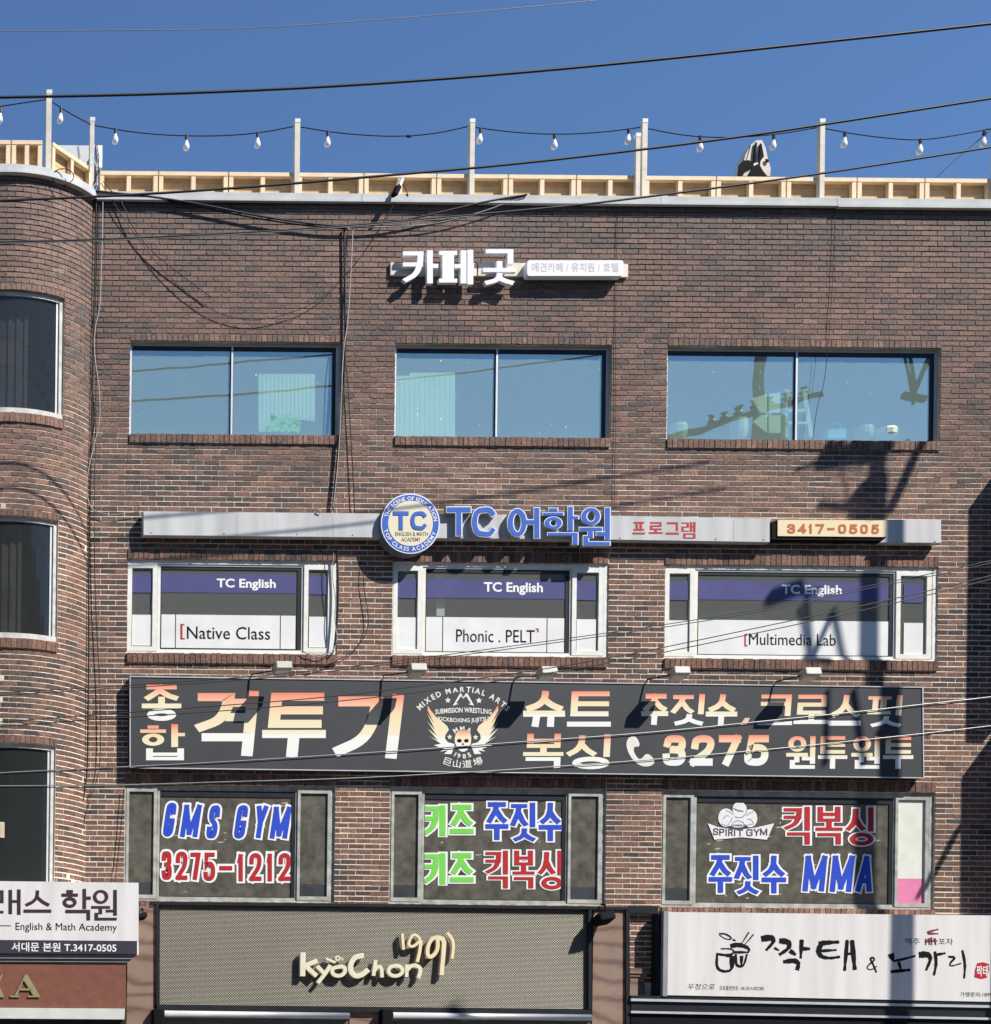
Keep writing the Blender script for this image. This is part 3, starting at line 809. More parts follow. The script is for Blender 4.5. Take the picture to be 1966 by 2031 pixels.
for d in row2:
    a, c = WX[d['i']]
    w = window_empty(a, B2, d['label'])
    P = -.018
    ring('frame', CREAMF, w, a + .001, c - .001, B2 + .001, T2 - .001, .024, .13, .02, .055, .05, .03)
    z0, z1 = B2 + .032, T2 - .052
    yc = 1205 + d['i'] * 6
    for (s, e), nm in ((d['ls'], 'l'), (d['rs'], 'r')):
        sash_window(w, s, e, z0, z1, P - .002, CREAMF, .055, .06, .055, .06, GLASS2, yc)
    X0, X1 = W(d['cm'][0] + 1, yc, P - .01).x, W(d['cm'][1] - 1, yc, P - .01).x
    ring('sash', CREAMF, w, X0, X1, z0, z1, .036, .10, .035, .022, .022, .03)
    ring('dark_ring', DARKF, w, X0 + .036, X1 - .023, z0 + .031, z1 - .023, .044, .09, .012, .05, .04, .012)  # dark ring between sash and pane, wider at the top and right
    bx('pane', GLASS2, w, X0 + .045, X1 - .07, .052, .056, z0 + .04, z1 - .06)
    q = -.0495
    band('purple_film', PURPLE, w, d['g'][0], d['g'][1], d['pb'][0], d['pb'][1], q)
    for g in (d['gl'], d['gr']):
        dy = (g[0] - d['g'][0]) * .011
        band('purple_film', PURPLE, w, g[0], g[1], d['pb'][0] + dy, d['pb'][1] + dy, -.0365)
        band('white_film', FILMW, w, g[0], g[1], d['wf'][0] + dy, d['wf'][1] - 5 + dy, -.0365)
    xs = [d['g'][0]] + list(d['cuts']) + [d['g'][1]]
    for k in range(len(xs) - 1):
        band('white_film', FILMW, w, xs[k] + (1 if k else 0), xs[k + 1] - 1, d['wf'][0], d['wf'][1], q, xm=sum(d['g']) / 2)
    t = d['t']; mb = MB(); text(mb, 'TC English', *t, -.0475, off=.027); mb.build('lettering', WHITE2, w)
    mb = MB(); rd = MB()
    if d['i'] == 0:
        text(mb, 'Native Class', 371, 1243, 536, 1268, -.0475, off=.002); rd.poly([(358, 1237), (366, 1238), (366, 1240), (362, 1240), (362, 1265), (367, 1266), (367, 1268), (358, 1268)], -.0473)
    elif d['i'] == 1:
        text(mb, 'Phonic . PELT', 905, 1249, 1061, 1274, -.0475, off=.0); rd.poly([(1063, 1246), (1069, 1247), (1069, 1254), (1066, 1254), (1066, 1249), (1063, 1249)], -.0473)
    else:
        text(mb, 'Multimedia Lab', 1486, 1257, 1658, 1280, -.0475, off=.0); rd.poly([(1477, 1257), (1483, 1257), (1483, 1259), (1480, 1259), (1480, 1279), (1483, 1280), (1483, 1282), (1477, 1282)], -.0473)
    mb.build('lettering', BLACKP, w); rd.build('bracket_mark', REDP, w)
# inside lights / shelves behind office glass
for (x0, y0, x1, y1, lb) in ((866, 1135, 882, 1222, 'pale upright blind slat inside the middle office window'),):
    tag(flat('blind_slat', CREAMF, [(x0, y0), (x1, y0), (x1, y1), (x0, y1)], -.12, .02), lb, 'blind')
tag(flat('book_shelf', POT, [(1400, 1212), (1500, 1210), (1520, 1228), (1400, 1228)], -.4, .2), 'low pale shelf inside the right office window', 'shelf')

# ------------------------------------------------------------------ windows, gym row
row3 = [
 dict(i=0, ls=(250, 311), cm=(311, 590), rs=(590, 656), label='dark papered gym window lettered GMS GYM 3275-1212'),
 dict(i=1, ls=(776, 836), cm=(836, 1127), rs=(1127, 1193), label='dark papered gym window with green, blue and red Korean lettering'),
 dict(i=2, ls=(1315, 1376), cm=(1376, 1776), rs=(1776, 1842), label='dark papered gym window with a white wrestler logo and MMA lettering')]
rr = random.Random(11)
for d in row3:
    a, c = WX[d['i']]
    w = window_empty(a, B3, d['label'])
    P = -.026
    ring('frame', OLDF, w, a + .001, c - .001, B3 + .001, T3 - .001, .034, .13, .02, .06, .05, .035)
    z0, z1 = B3 + .037, T3 - .052
    yc = 1680 + d['i'] * 5
    for (s, e), nm in ((d['ls'], 0), (d['rs'], 1)):
        poster = d['i'] == 2 and nm
        q = sash_window(w, s, e, z0, z1, P - .002, OLDF, .034, .042, .04, .05, None, yc, pane=False)
        if poster:
            zp = W(1810, 1743, -.05).z
            bx('poster', mat('poster_white', (.70, .70, .62), .45, var=.08), w, q[0] - .002, q[1] + .002, .05, .053, zp, q[3] + .002)
            bx('poster_foot', PINK, w, q[0] - .002, q[1] + .002, .05, .053, q[2] - .002, zp - .001)
        else:
            bx('pane', FILMD, w, q[0] - .002, q[1] + .002, .05, .053, q[2] + .16, q[3] + .002)
            bx('pane', FILMD2, w, q[0] - .002, q[1] + .002, .05, .053, q[2] - .002, q[2] + .159)
    X0, X1 = W(d['cm'][0] + 1, yc, P - .01).x, W(d['cm'][1] - 1, yc, P - .01).x
    ring('sash', OLDF, w, X0, X1, z0, z1, .044, .10, .03, .02, .018, .03)
    ring('dark_ring', DARKF, w, X0 + .031, X1 - .021, z0 + .031, z1 - .019, .050, .09, .008, .045, .075, .008)  # dark ring round the pane, widest along the top
    bx('pane', FILMD, w, X0 + .035, X1 - .06, .060, .064, z0 + .035, z1 - .08)
    # torn scraps of the inner paper
    sc_ = MB()
    for k in range(16 if d['i'] < 2 else 22):
        x = rr.uniform(X0 + .1, X1 - .2); z = rr.uniform(z0 + .08, z1 - .16); l = rr.uniform(.02, .11); h = rr.uniform(.005, .02)
        n = len(sc_.v); y = .0592
        pts = [(x, y, z), (x + l * .4, y, z - h * .6), (x + l, y, z + h * .3), (x + l * .8, y, z + h), (x + l * .3, y, z + h * .7)]
        sc_.v += pts; sc_.f.append(tuple(range(n, n + 5))); sc_.r.append(0)
    tag(sc_.build('paper_scraps', FILMS, w), kind='stuff')
    d['w'] = w
def outlined(par, items, t, o, m, p, name='letter', shear=0., om=None):
    for (ch, x0, y0, x1, y1) in items:
        mb = MB(); glyph(mb, ch, x0 - o * .0, y0, x1, y1, t, p - .0035, shear=shear, extra=o); ob = mb.build('letter_outline', om or WHITE2, par)
        mb = MB(); glyph(mb, ch, x0, y0, x1, y1, t, p, shear=shear); mb.build(name, m, par)
G = -.053
outlined(row3[0]['w'], [('G', 322, 1592, 352, 1659), ('M', 357, 1596, 401, 1660), ('S', 408, 1597, 439, 1663), ('G', 463, 1597, 494, 1663), ('Y', 501, 1598, 533, 1662), ('M', 535, 1600, 579, 1663)], 9.4, 3.9, BLUEP, G, shear=.15)
outlined(row3[0]['w'], [('3', 321, 1688, 341, 1745), ('2', 349, 1689, 372, 1745), ('7', 378, 1691, 398, 1745), ('5', 404, 1691, 427, 1747), ('-', 435, 1719, 461, 1725), ('1', 470, 1694, 484, 1748), ('2', 495, 1692, 519, 1747), ('1', 529, 1693, 541, 1748), ('2', 553, 1692, 577, 1747)], 8.4, 4.3, REDP, G)
gr = row3[1]['w']
outlined(gr, [('키', 839, 1597, 884, 1658), ('즈', 893, 1596, 940, 1655), ('키', 839, 1692, 884, 1754), ('즈', 893, 1692, 940, 1751)], 11.4, 4.0, GREENP, G)
outlined(gr, [('주', 963, 1591, 1009, 1666), ('짓', 1013, 1592, 1062, 1668), ('수', 1069, 1592, 1115, 1668)], 10.6, 4.0, BLUEP, G)
outlined(gr, [('킥', 963, 1687, 1008, 1762), ('복', 1017, 1687, 1061, 1762), ('싱', 1068, 1687, 1116, 1764)], 10, 4.0, REDP, G)
lg = row3[2]['w']
outlined(lg, [('킥', 1555, 1600, 1607, 1675), ('복', 1618, 1600, 1672, 1675), ('싱', 1679, 1601, 1733, 1677)], 10.8, 4.0, REDP, G)
outlined(lg, [('주', 1406, 1696, 1453, 1771), ('짓', 1457, 1697, 1505, 1773), ('수', 1511, 1697, 1560, 1772)], 10.6, 4.0, BLUEP, G)
outlined(lg, [('M', 1592, 1697, 1642, 1768), ('M', 1646, 1697, 1696, 1769), ('A', 1697, 1698, 1736, 1769)], 10.5, 3.2, BLUEP, G, shear=.1)
# wrestler logo sticker on the right gym window
def lp(x, y): return (1320 + x / 4.517, 1570 + y / 4.517)
lgm = MB()
def disc(mb, cx, cy, rx, ry, p, n=16, rot=0):
    P = []
    for k in range(n):
        t = 2 * math.pi * k / n; x, y = rx * math.cos(t), ry * math.sin(t)
        P.append(lp(cx + x * math.cos(rot) - y * math.sin(rot), cy + x * math.sin(rot) + y * math.cos(rot)))
    mb.poly(P, p)
disc(lgm, 665, 160, 64, 70, G); disc(lgm, 545, 235, 72, 84, G - .0002); disc(lgm, 758, 240, 66, 82, G - .0004); disc(lgm, 650, 262, 110, 62, G - .0006)
lgm.poly([lp(*q) for q in ((380, 285), (470, 318), (640, 345), (800, 325), (975, 285), (910, 432), (680, 410), (440, 432))], G + .0002)
lgm.build('wrestler_sticker', SKINP, lg)
sh = MB()
for P in ([(600, 145), (640, 158), (700, 172), (698, 184), (650, 180), (612, 160)],):
    sh.poly([lp(*q) for q in P], G + .0008)
for P in ([(520, 250), (540, 215), (575, 220)], [(735, 245), (770, 250), (790, 285)], [(600, 285), (640, 258), (690, 270), (705, 290)], [(690, 225), (722, 205), (728, 170)], [(560, 300), (590, 262), (600, 235)], [(545, 170), (590, 190), (605, 210)], [(790, 175), (750, 200), (728, 215)], [(620, 225), (650, 238), (700, 228)], [(500, 290), (560, 315), (640, 300), (700, 312), (790, 290)]):
    for Q in ribbon([lp(*q) for q in smooth(P)], 1.5): sh.poly(Q, G + .0006)
sh.build('sticker_shading', mat('sticker_grey', (.25, .23, .26), .5), lg)
for k, ch in enumerate('SPIRIT GYM'):
    if ch == ' ': continue
    xs_ = (425, 482, 537, 562, 612, 640, 0, 725, 790, 848)[k]; ww = (50, 48, 16, 44, 18, 58, 0, 58, 54, 66)[k]
    dy = -12 * (((xs_ + ww / 2) - 680) / 250) ** 2
    mb = MB(); glyph(mb, ch, *lp(xs_, 338 + dy), *lp(xs_ + ww, 402 + dy), 2.7, G + .0012, shear=(680 - xs_) / 250 * -.0 ); mb.build('sticker_letter', mat('sticker_letter', (.06, .055, .065), .5), lg)
mb = MB()
text(mb, 'CHOSUN', *lp(590, 293), *lp(732, 312), G + .0012, off=.0, slope=0)
mb.build('sticker_lettering', mat('sticker_letter', (.06, .055, .065), .5), lg)
# ------------------------------------------------------------------ rounded bay at the left
BCX, BR_, BSAG = -6.55, 1.57, .56
BCY = BR_ - BSAG
TH = math.acos(BCY / BR_)
def bay(th, r=0.0):
    return (BCX + (BR_ + r) * math.sin(th), BCY - (BR_ + r) * math.cos(th))
def bay_hit(px, py, r=0.0):
    d = (_f * FPX + CR * (px - PX0) + CU * (PY0 - py))
    ox, oy = CAM.x - BCX, CAM.y - BCY
    A = d.x ** 2 + d.y ** 2; B = 2 * (ox * d.x + oy * d.y); C = ox * ox + oy * oy - (BR_ + r) ** 2
    t = (-B - math.sqrt(max(0, B * B - 4 * A * C))) / (2 * A)
    P = CAM + d * t
    return math.atan2(P.x - BCX, -(P.y - BCY)), P.z
tower = empty('rounded_bay', (BCX, 0, 0), 'rounded brick bay with curved windows at the left of the front', 'building')
def arc_strip(mb, t0, t1, r0, r1, z0, z1, n=16):
    for i in range(n):
        a, b = t0 + (t1 - t0) * i / n, t0 + (t1 - t0) * (i + 1) / n
        pa, pb = bay(a, r1), bay(b, r1); qa, qb = bay(a, r0), bay(b, r0); m = len(mb.v)
        mb.v += [(pa[0], pa[1], z0), (pb[0], pb[1], z0), (pb[0], pb[1], z1), (pa[0], pa[1], z1), (qa[0], qa[1], z0), (qb[0], qb[1], z0), (qb[0], qb[1], z1), (qa[0], qa[1], z1)]
        for q in ((0, 1, 2, 3), (5, 4, 7, 6), (3, 2, 6, 7), (1, 0, 4, 5), (0, 3, 7, 4), (1, 5, 6, 2)):
            mb.f.append(tuple(m + j for j in q)); mb.r.append(0)
    return mb
bw = []
for (xr, yt, yb) in ((129, 592, 835), (117, 1034, 1276), (112, 1480, 1790)):
    th, z1 = bay_hit(xr, yt); _, z0 = bay_hit(xr, yb); bw.append((-th, th, z0, z1))
bc = MB()
zz = [0.0]
for (a, b, z0, z1) in reversed(bw): zz += [z0, z1]
zz.append(ZC)
for i in range(len(zz) - 1):
    if i % 2 == 0: arc_strip(bc, -TH, TH, -.26, -.009, zz[i], zz[i + 1], 26)
    else:
        q = bw[2 - i // 2]
        arc_strip(bc, -TH, q[0], -.26, -.009, zz[i], zz[i + 1], 8); arc_strip(bc, q[1], TH, -.26, -.009, zz[i], zz[i + 1], 8)
bc.build('wall', MORTAR, tower)
def arc_brick(mb, t0, t1, z0, z1, rf, rb, rnd):
    pa, pb = bay(t0, rf), bay(t1, rf); qa, qb = bay(t0, rb), bay(t1, rb); m = len(mb.v); j = lambda: random.uniform(-.0026, .0026)
    mb.v += [(pa[0], pa[1], z0 + j()), (pb[0], pb[1], z0 + j()), (pb[0], pb[1], z1 + j()), (pa[0], pa[1], z1 + j()), (qa[0], qa[1], z0), (qb[0], qb[1], z0), (qb[0], qb[1], z1), (qa[0], qa[1], z1)]
    for q in ((0, 1, 2, 3), (3, 2, 6, 7), (1, 0, 4, 5), (0, 3, 7, 4), (1, 5, 6, 2)):
        mb.f.append(tuple(m + k for k in q)); mb.r.append(rnd)
bm = MB(); singles = []
DT = .2 / BR_
bb = [(up_to(q[3] + .075), down_to(q[2] - .082)) for q in bw]
for i in range(nc):
    z1 = ZC - i * CH; z0 = z1 - CH; zm = (z0 + z1) / 2
    iv = [(-TH, TH)]
    for (q, (bt, bb_)) in zip(bw, bb):
        if bb_ < zm < bt: iv = [(-TH, q[0]), (q[1], TH)]
    off = (0, .5)[i % 2] * DT
    rowtone = random.uniform(-.12, .12)
    for (a, b) in iv:
        k = math.floor((a - off) / DT)
        while True:
            s = off + k * DT; e = s + DT; k += 1
            if s >= b: break
            s2, e2 = max(s, a), min(e, b)
            if e2 - s2 < .018: continue
            g = .0042 / BR_
            r = max(.001, min(1, random.random() + rowtone))
            fullb = abs((e2 - s2) - DT) < 1e-6
            if fullb and (s2 + e2) / 2 > .02 and zm > 5.3: singles.append((s2, e2, z0, z1))
            else: arc_brick(bm, s2 + g, e2 - g, z0 + .0075, z1 - .0068, random.uniform(-.001, .0015) - proud(z0), -.012, r)
singles.sort(key=lambda s: s[2])
for n_, s in enumerate(singles):
    if n_ < 296:
        tm = (s[0] + s[1]) / 2; x, y = bay(tm, -.012 - proud(s[2]) - random.uniform(-.001, .0012))
        o = bpy.data.objects.new('brick', random.choice(bm_meshes)); COL.objects.link(o)
        o.location = (x, y, (s[2] + s[3]) / 2); o.rotation_euler = (0, 0, tm)
        o.parent = tower; o.matrix_parent_inverse = Matrix.Translation((-BCX, 0, 0))
    else: arc_brick(bm, s[0] + .0023, s[1] - .0023, s[2] + .0075, s[3] - .0068, random.uniform(-.001, .0015) - proud(s[2]), -.012, random.uniform(.001, 1))
for q, (bt, bo) in zip(bw, bb):
    t = q[0]; st = .067 / BR_
    while t < q[1] - .008:
        e = min(t + st, q[1]); rn = random.random()
        arc_brick(bm, t + .0018, e - .0018, q[3], bt - .006, .005, -.012, max(.001, .3 + rn * .7))
        arc_brick(bm, t + .0018, e - .0018, bo + .006, q[2], .016 + random.uniform(-.003, .003), -.03, max(.001, min(1, .35 + rn * .7)))
        t = e
tag(bm.build('brick_courses', BR, tower), kind='stuff')
for q, lb in zip(bw, ('highest curved window with white frame', 'middle curved window with pale frame', 'lowest curved window with a small notice')):
    w = bpy.data.objects.new('window', None); COL.objects.link(w); w.location = (BCX, BCY - BR_, q[2]); w.parent = tower; w.matrix_parent_inverse = Matrix.Translation((-BCX, 0, 0)); w['label'] = lb
    fr = MB(); a, b = q[0] + .001, q[1] - .001; fw = .055 / BR_
    arc_strip(fr, a, b, -.10, -.035, q[3] - .055, q[3] - .001, 18); arc_strip(fr, a, b, -.10, -.02, q[2] + .001, q[2] + .075, 18)
    arc_strip(fr, a, a + fw, -.10, -.034, q[2] + .076, q[3] - .056, 1); arc_strip(fr, b - fw, b, -.10, -.034, q[2] + .076, q[3] - .056, 1)
    fr.build('frame', BAYF, w)
    f2 = MB(); arc_strip(f2, b - fw * 1.75, b - fw * 1.25, -.09, -.050, q[2] + .077, q[3] - .057, 1); f2.build('sash', ALU, w)
    f3 = MB(); arc_strip(f3, a + fw, b - fw * 1.76, -.062, -.058, q[2] + .077, q[3] - .057, 20); f3.build('pane', GLASSD, w, smooth=False)
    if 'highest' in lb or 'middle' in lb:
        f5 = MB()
        for k in range(9): arc_strip(f5, b - .62 + k * .038, b - .62 + k * .038 + .034, -.20 - .02 * (k % 2), -.19 - .02 * (k % 2), q[2] + .09, q[3] - .02, 1)  # pale strips stand in for a vertical streak of reflected light
        f5.build('curtain', mat('grey_streak_curtain', (.55, .54, .50), .8, var=.3, scale=3), w)
    f4 = MB(); arc_strip(f4, a - .05, b + .05, -.36, -.34, q[2] - .2, q[3] + .2, 18); f4.build('room_lining', ROOMD, w)
tag(MB().poly([(0, 1630), (9, 1631), (9, 1662), (0, 1661)], BSAG - .055, .003).build('notice_card', mat('notice', (.62, .52, .36), .6)), 'small cream notice card in the lowest curved window', 'notice')
cp = MB(); arc_strip(cp, -TH, TH - .01, -.45, .055, ZC + .022, ZC + .105, 30); arc_strip(cp, -TH, TH - .012, -.02, .072, ZC - .006, ZC + .0215, 30)
cp.build('parapet_cap', CONC, tower)
rf = MB(); arc_strip(rf, -TH, TH, -1.6, -.451, ZC - .1, ZC + .02, 20); rf.build('roof', SLAB, tower)

# ------------------------------------------------------------------ sign: cafe letters high on the wall
cafe = empty('cafe_sign', tuple(W(1000, 540, 0)), 'white Korean channel letters and a white pill box high on the brick wall', 'sign')
bk = MB()
for (x0, y0, x1, y1) in ((775, 521, 946, 546), (949, 522, 1246, 548)):
    a, b, z0, z1 = rect(x0, y0, x1, y1, .035); bk.box(a, b, -.035, -.001, z0, z1)
bk.build('backing_bar', BEIGE, cafe)
for it in (('카', 799, 496, 868, 562), ('페', 871, 495, 939, 564), ('곳', 958, 494, 1024, 564)):
    mb = MB(); glyph(mb, *it, 11.6, .125, depth=.055); mb.build('letter', WHITE, cafe)
pill = []
x0, y0, x1, y1 = 1046, 516, 1237, 547
for (cx, cy, a0) in ((x1 - 5, y0 + 5, -90), (x1 - 5, y1 - 5, 0), (x0 + 5, y1 - 5, 90), (x0 + 5, y0 + 5, 180)):
    for k in range(5): t = R_(a0 + k * 22.5); pill.append((cx + 5 * math.cos(t), cy + 5 * math.sin(t)))
MB().poly(pill, .135, .10).build('pill_box', WHITE, cafe)
mb = MB(); text(mb, '애견카페 / 유치원 / 호텔', 1055, 521, 1227, 539, .1365, off=.012, slope=.004); mb.build('lettering', mat('faded_print', (.50, .47, .47), .5), cafe)

# ------------------------------------------------------------------ sign: language academy bar
tc = empty('academy_sign', tuple(W(1076, 1050, 0)), 'long grey bar sign with blue TC letters and a round blue badge', 'sign')
def barpiece(name, m, P, p, d, par): return MB().poly(P, p, d).build(name, m, par)
barpiece('panel', SIGNG, [(285, 1014), (560, 1016.5), (860, 1019.5), (1180, 1022), (1531, 1029), (1527, 1034), (1527, 1075), (1180, 1069.5), (860, 1067), (285, 1061)], .12, .105, tc)
barpiece('panel', SIGNG, [(1761, 1030.5), (1867, 1031.5), (1867, 1076.5), (1747, 1075.5), (1758, 1066)], .12, .105, tc)
barpiece('number_box', CREAM, [(1543, 1031), (1764, 1032), (1757, 1065), (1543, 1063)], .118, .10, tc)
barpiece('box_trim', BLACK, [(1531.5, 1035), (1542.5, 1031), (1542.5, 1063.5), (1758, 1065.5), (1755, 1072), (1531.5, 1070)], .105, .09, tc)
mb = MB()
for ch, x0, x1 in (('3', 1562, 1578), ('4', 1583, 1600), ('1', 1604, 1612), ('7', 1618, 1635), ('-', 1641, 1656), ('0', 1663, 1679), ('5', 1685, 1701), ('0', 1707, 1722), ('5', 1729, 1744)):
    y = 1039 + (x0 - 1562) * .006
    mb = MB(); glyph(mb, ch, x0, y, x1, y + (19 if ch != '-' else 18), 4.4, .1205); mb.build('digit' if ch != '-' else 'dash', ORANGEP, tc)
mb = MB()
for ch, x0, x1, y0 in (('프', 1255, 1280, 1035), ('로', 1287, 1315, 1035), ('그', 1321, 1347, 1035), ('램', 1352, 1380, 1034)):
    mb = MB(); glyph(mb, ch, x0, y0 + (x0 - 1255) * .01, x1, y0 + 25 + (8 if ch == '램' else 0) + (x0 - 1255) * .01, 4.6, .122); mb.build('letter', REDP, tc)

for sx_ in (470, 660, 1010, 1455):
    pbox('seam', GREY, tc, sx_, 1017 + (sx_ - 285) * .012, sx_ + 1.1, 1062 + (sx_ - 285) * .0115, .1208, .004)
for sx_ in (300, 445, 590, 700, 1230, 1420, 1515, 1790, 1855):
    MB().lathe(W(sx_, 1056 + (sx_ - 285) * .0115, .1195), [(.010, 0), (.010, .004), (.006, .006)], 8, (0, -1, 0)).build('screw', GREY, tc)
# round badge
def circ(cx, cy, rx, ry, n=40): return [(cx + rx * math.cos(2 * math.pi * k / n), cy + ry * math.sin(2 * math.pi * k / n)) for k in range(n)]
BX, BY = 814.2, 1038.5
bd = MB().poly(circ(BX, BY, 58.8, 60), .19, .16).build('badge_box', mat('badge_side', (.16, .17, .19), .5), tc)
MB().poly(circ(BX, BY, 58.6, 59.8), .1905, .0004).build('badge_rim', WHITE, tc)
bd = MB().poly(circ(BX, BY, 56.3, 57.5), .192, .0015).build('badge_ring', BLUE, tc)
MB().poly(circ(BX + .2, BY - .5, 44.5, 45), .194, .0015).build('badge_face', CREAM2, tc)
mb = MB()
arc_text(mb, 'THE SCENE OF EDUCATION', BX, BY, 46.5, 165, 5, 10.5, .1955, off=.02)
mb.build('badge_lettering', WHITE2, tc); mb = MB()
arc_text(mb, 'TOP CLASS ACADEMY', BX, BY, 54.5, 192, 342, 11.0, .1955, off=.02, inward=True)
mb.build('badge_lettering', WHITE2, tc)
mb = MB(); glyph(mb, 'T', 780, 1014, 811, 1051, 7.5, .2, .006); mb.build('badge_initial', BLUE, tc); mb = MB(); glyph(mb, 'C', 815, 1014, 846, 1051, 7.5, .2, .006); mb.build('badge_initial', BLUE, tc)
mb = MB(); text(mb, 'ENGLISH & MATH', 784, 1055, 849, 1063, .1955, off=.01, slope=0); mb.build('badge_lettering', mat('olive_print', (.14, .12, .05), .5), tc); mb = MB(); text(mb, 'ACADEMY', 796, 1066, 835, 1074, .1955, off=.01, slope=0); mb.build('badge_lettering', mat('olive_print', (.14, .12, .05), .5), tc)
# blue channel letters with pale rims
for ch, x0, y0, x1, y1, t in (('T', 887, 1006, 934, 1062, 9.5), ('C', 937, 1006, 982, 1064, 9.5), ('어', 1008, 1007, 1070, 1067, 9.5), ('학', 1078, 1005, 1146, 1080, 9), ('원', 1150, 1007, 1210, 1081, 9)):
    mb = MB(); glyph(mb, ch, x0, y0, x1, y1, t, .185, .07, extra=2.0); rim = mb.build('letter', SIDEG, tc); rim['label'] = 'blue channel letter with a pale rim'
    mb = MB(); glyph(mb, ch, x0, y0, x1, y1, t, .1875, .0, extra=1.9); mb.build('letter_rim', mat('pale_blue_rim', (.74, .79, .88), .4), rim)
    mb = MB(); glyph(mb, ch, x0, y0, x1, y1, t, .191, .002); mb.build('letter_face', BLUE, rim)
MB().tube([W(628, 1016, .13), W(631, 1010, .15), W(636, 1012, .15), W(634, 1020, .13)], .006).build('lifting_eye', ALU, tc)

# ------------------------------------------------------------------ sign: martial arts board
mma = empty('martial_arts_sign', tuple(W(1040, 1445, 0)), 'long charcoal sign board with gradient Korean lettering and a winged skull', 'sign')
TL, TR, BRt, BLt = (258, 1342), (1830, 1363.5), (1832, 1543), (258, 1523)
MB().poly([TL, TR, BRt, BLt], .10, .095).build('panel', CHAR, mma)
for (a, b) in ((TL, TR), (TR, BRt), (BRt, BLt), (BLt, TL)):
    MB().bar(W(*a, .103), W(*b, .103), .012, .012).build('edge_trim', ALU, mma)
def gl(ch, x0, y0, x1, y1, t, grad, sh=.0):
    mb = MB(); glyph(mb, ch, x0, y0, x1, y1, t, .1015, shear=sh, grad=grad)
    mb.build('letter', SUNSET, mma)
gl('종', 281, 1358, 360, 1430, 13.5, (1357, 1436)); gl('합', 278, 1436, 365, 1508, 13.5, (1436, 1514))
gl('격', 380, 1370, 514, 1500, 23, (1368, 1506), .10); gl('투', 515, 1374, 655, 1502, 23, (1372, 1508), .10); gl('기', 657, 1377, 802, 1505, 23, (1375, 1511), .12)
for ch, x0, x1 in (('슈', 1036, 1124), ('트', 1124, 1216)): gl(ch, x0, 1370 + (x0 - 1036) * .013, x1, 1442 + (x0 - 1036) * .013, 14, (1369, 1447), .06)
for ch, x0, x1 in (('주', 1270, 1329), ('짓', 1329, 1399), ('수', 1398, 1466), ('크', 1501, 1576), ('로', 1573, 1648), ('스', 1643, 1712), ('핏', 1718, 1791)):
    gl(ch, x0, 1376 + (x0 - 1270) * .006, x1, 1438 + (x0 - 1270) * .008, 11.5, (1375, 1445), .08)
MB().poly([(1478, 1424), (1488, 1424), (1482, 1436), (1468, 1438)], .1015).build('comma', mat('comma_print', (.80, .52, .36), .5), mma)
for ch, x0, x1 in (('복', 1036, 1120), ('싱', 1123, 1212)): gl(ch, x0, 1455 + (x0 - 1036) * .012, x1, 1524 + (x0 - 1036) * .02, 13, (1454, 1530), .05)
for ch, x0, x1 in (('3', 1313, 1364), ('2', 1368, 1419), ('7', 1421, 1471), ('5', 1475, 1528)): gl(ch, x0, 1458, x1, 1519, 14.5, (1456, 1524), .09)
for ch, x0, x1 in (('원', 1559, 1618), ('투', 1622, 1682), ('원', 1688, 1746), ('투', 1751, 1813)): gl(ch, x0, 1460, x1, 1525, 10.5, (1458, 1530), .02)
ph = [(1253, 1461), (1262, 1461), (1269, 1474), (1268, 1481), (1258, 1481), (1257, 1490), (1262, 1500), (1268, 1506), (1274, 1504), (1281, 1495), (1290, 1497), (1299, 1508), (1297, 1516), (1285, 1521), (1270, 1519), (1256, 1508), (1246, 1492), (1242, 1476), (1246, 1464)]
MB().poly(smooth(ph, 1, True), .1015, 0, None).build('handset_symbol', mat('ivory_print', (.76, .73, .66), .45), mma)
# emblem
def ep(x, y): return (800 + x / 7.904, 1320 + y / 7.904)
E = .1018
IV = mat('ivory_emblem', (.78, .76, .68), .45)
def star(cx, cy, r):
    return [ep(cx + (r if k % 2 == 0 else r * .45) * math.sin(math.pi * k / 5), cy - (r if k % 2 == 0 else r * .45) * math.cos(math.pi * k / 5)) for k in range(10)]
mb = MB()
for q in ((700, 545, 52), (1187, 550, 52), (728, 1120, 46), (1135, 1125, 46)): mb.poly(star(*q), E)
mb.build('star', IV, mma)
mb = MB(); mb.poly([ep(*q) for q in ((905, 430), (938, 500), (985, 435), (1010, 440), (1110, 630), (1015, 605), (1060, 595), (985, 480), (940, 520), (905, 480), (830, 590), (868, 602), (775, 632), (890, 440))], E); mb.build('mountain_mark', IV, mma)
WT = [((385, 620), 1), ((430, 700), .9), ((510, 800), .75), ((620, 890), .62), ((690, 950), .56), ((715, 1010), .5), ((660, 1090), .42), ((655, 1150), .36), ((700, 1205), .3), ((800, 1230), .25), ((800, 1270), .2), ((755, 1390), .05), ((640, 1385), .05), ((700, 1330), .1), ((580, 1350), .08), ((640, 1310), .12), ((480, 1250), .2), ((590, 1225), .25), ((410, 1110), .35), ((540, 1175), .33), ((385, 990), .45), ((525, 1100), .42), ((372, 870), .58), ((495, 1010), .5), ((372, 745), .75), ((492, 920), .6), ((380, 700), .8)]
for mirror in (0, 1):
    P = [ep(*((q[0]) if not mirror else (1870 - q[0][0], q[0][1]))) for q in WT]
    MB().poly(P, E, 0, [q[1] for q in WT]).build('wing', SUNSET, mma)
sk = smooth([(810, 1120), (830, 1050), (880, 1020), (935, 1012), (1000, 1020), (1050, 1060), (1068, 1120), (1062, 1200), (1045, 1255), (1010, 1290), (1015, 1320), (935, 1362), (862, 1320), (862, 1285), (820, 1240), (805, 1180)], 1, True)
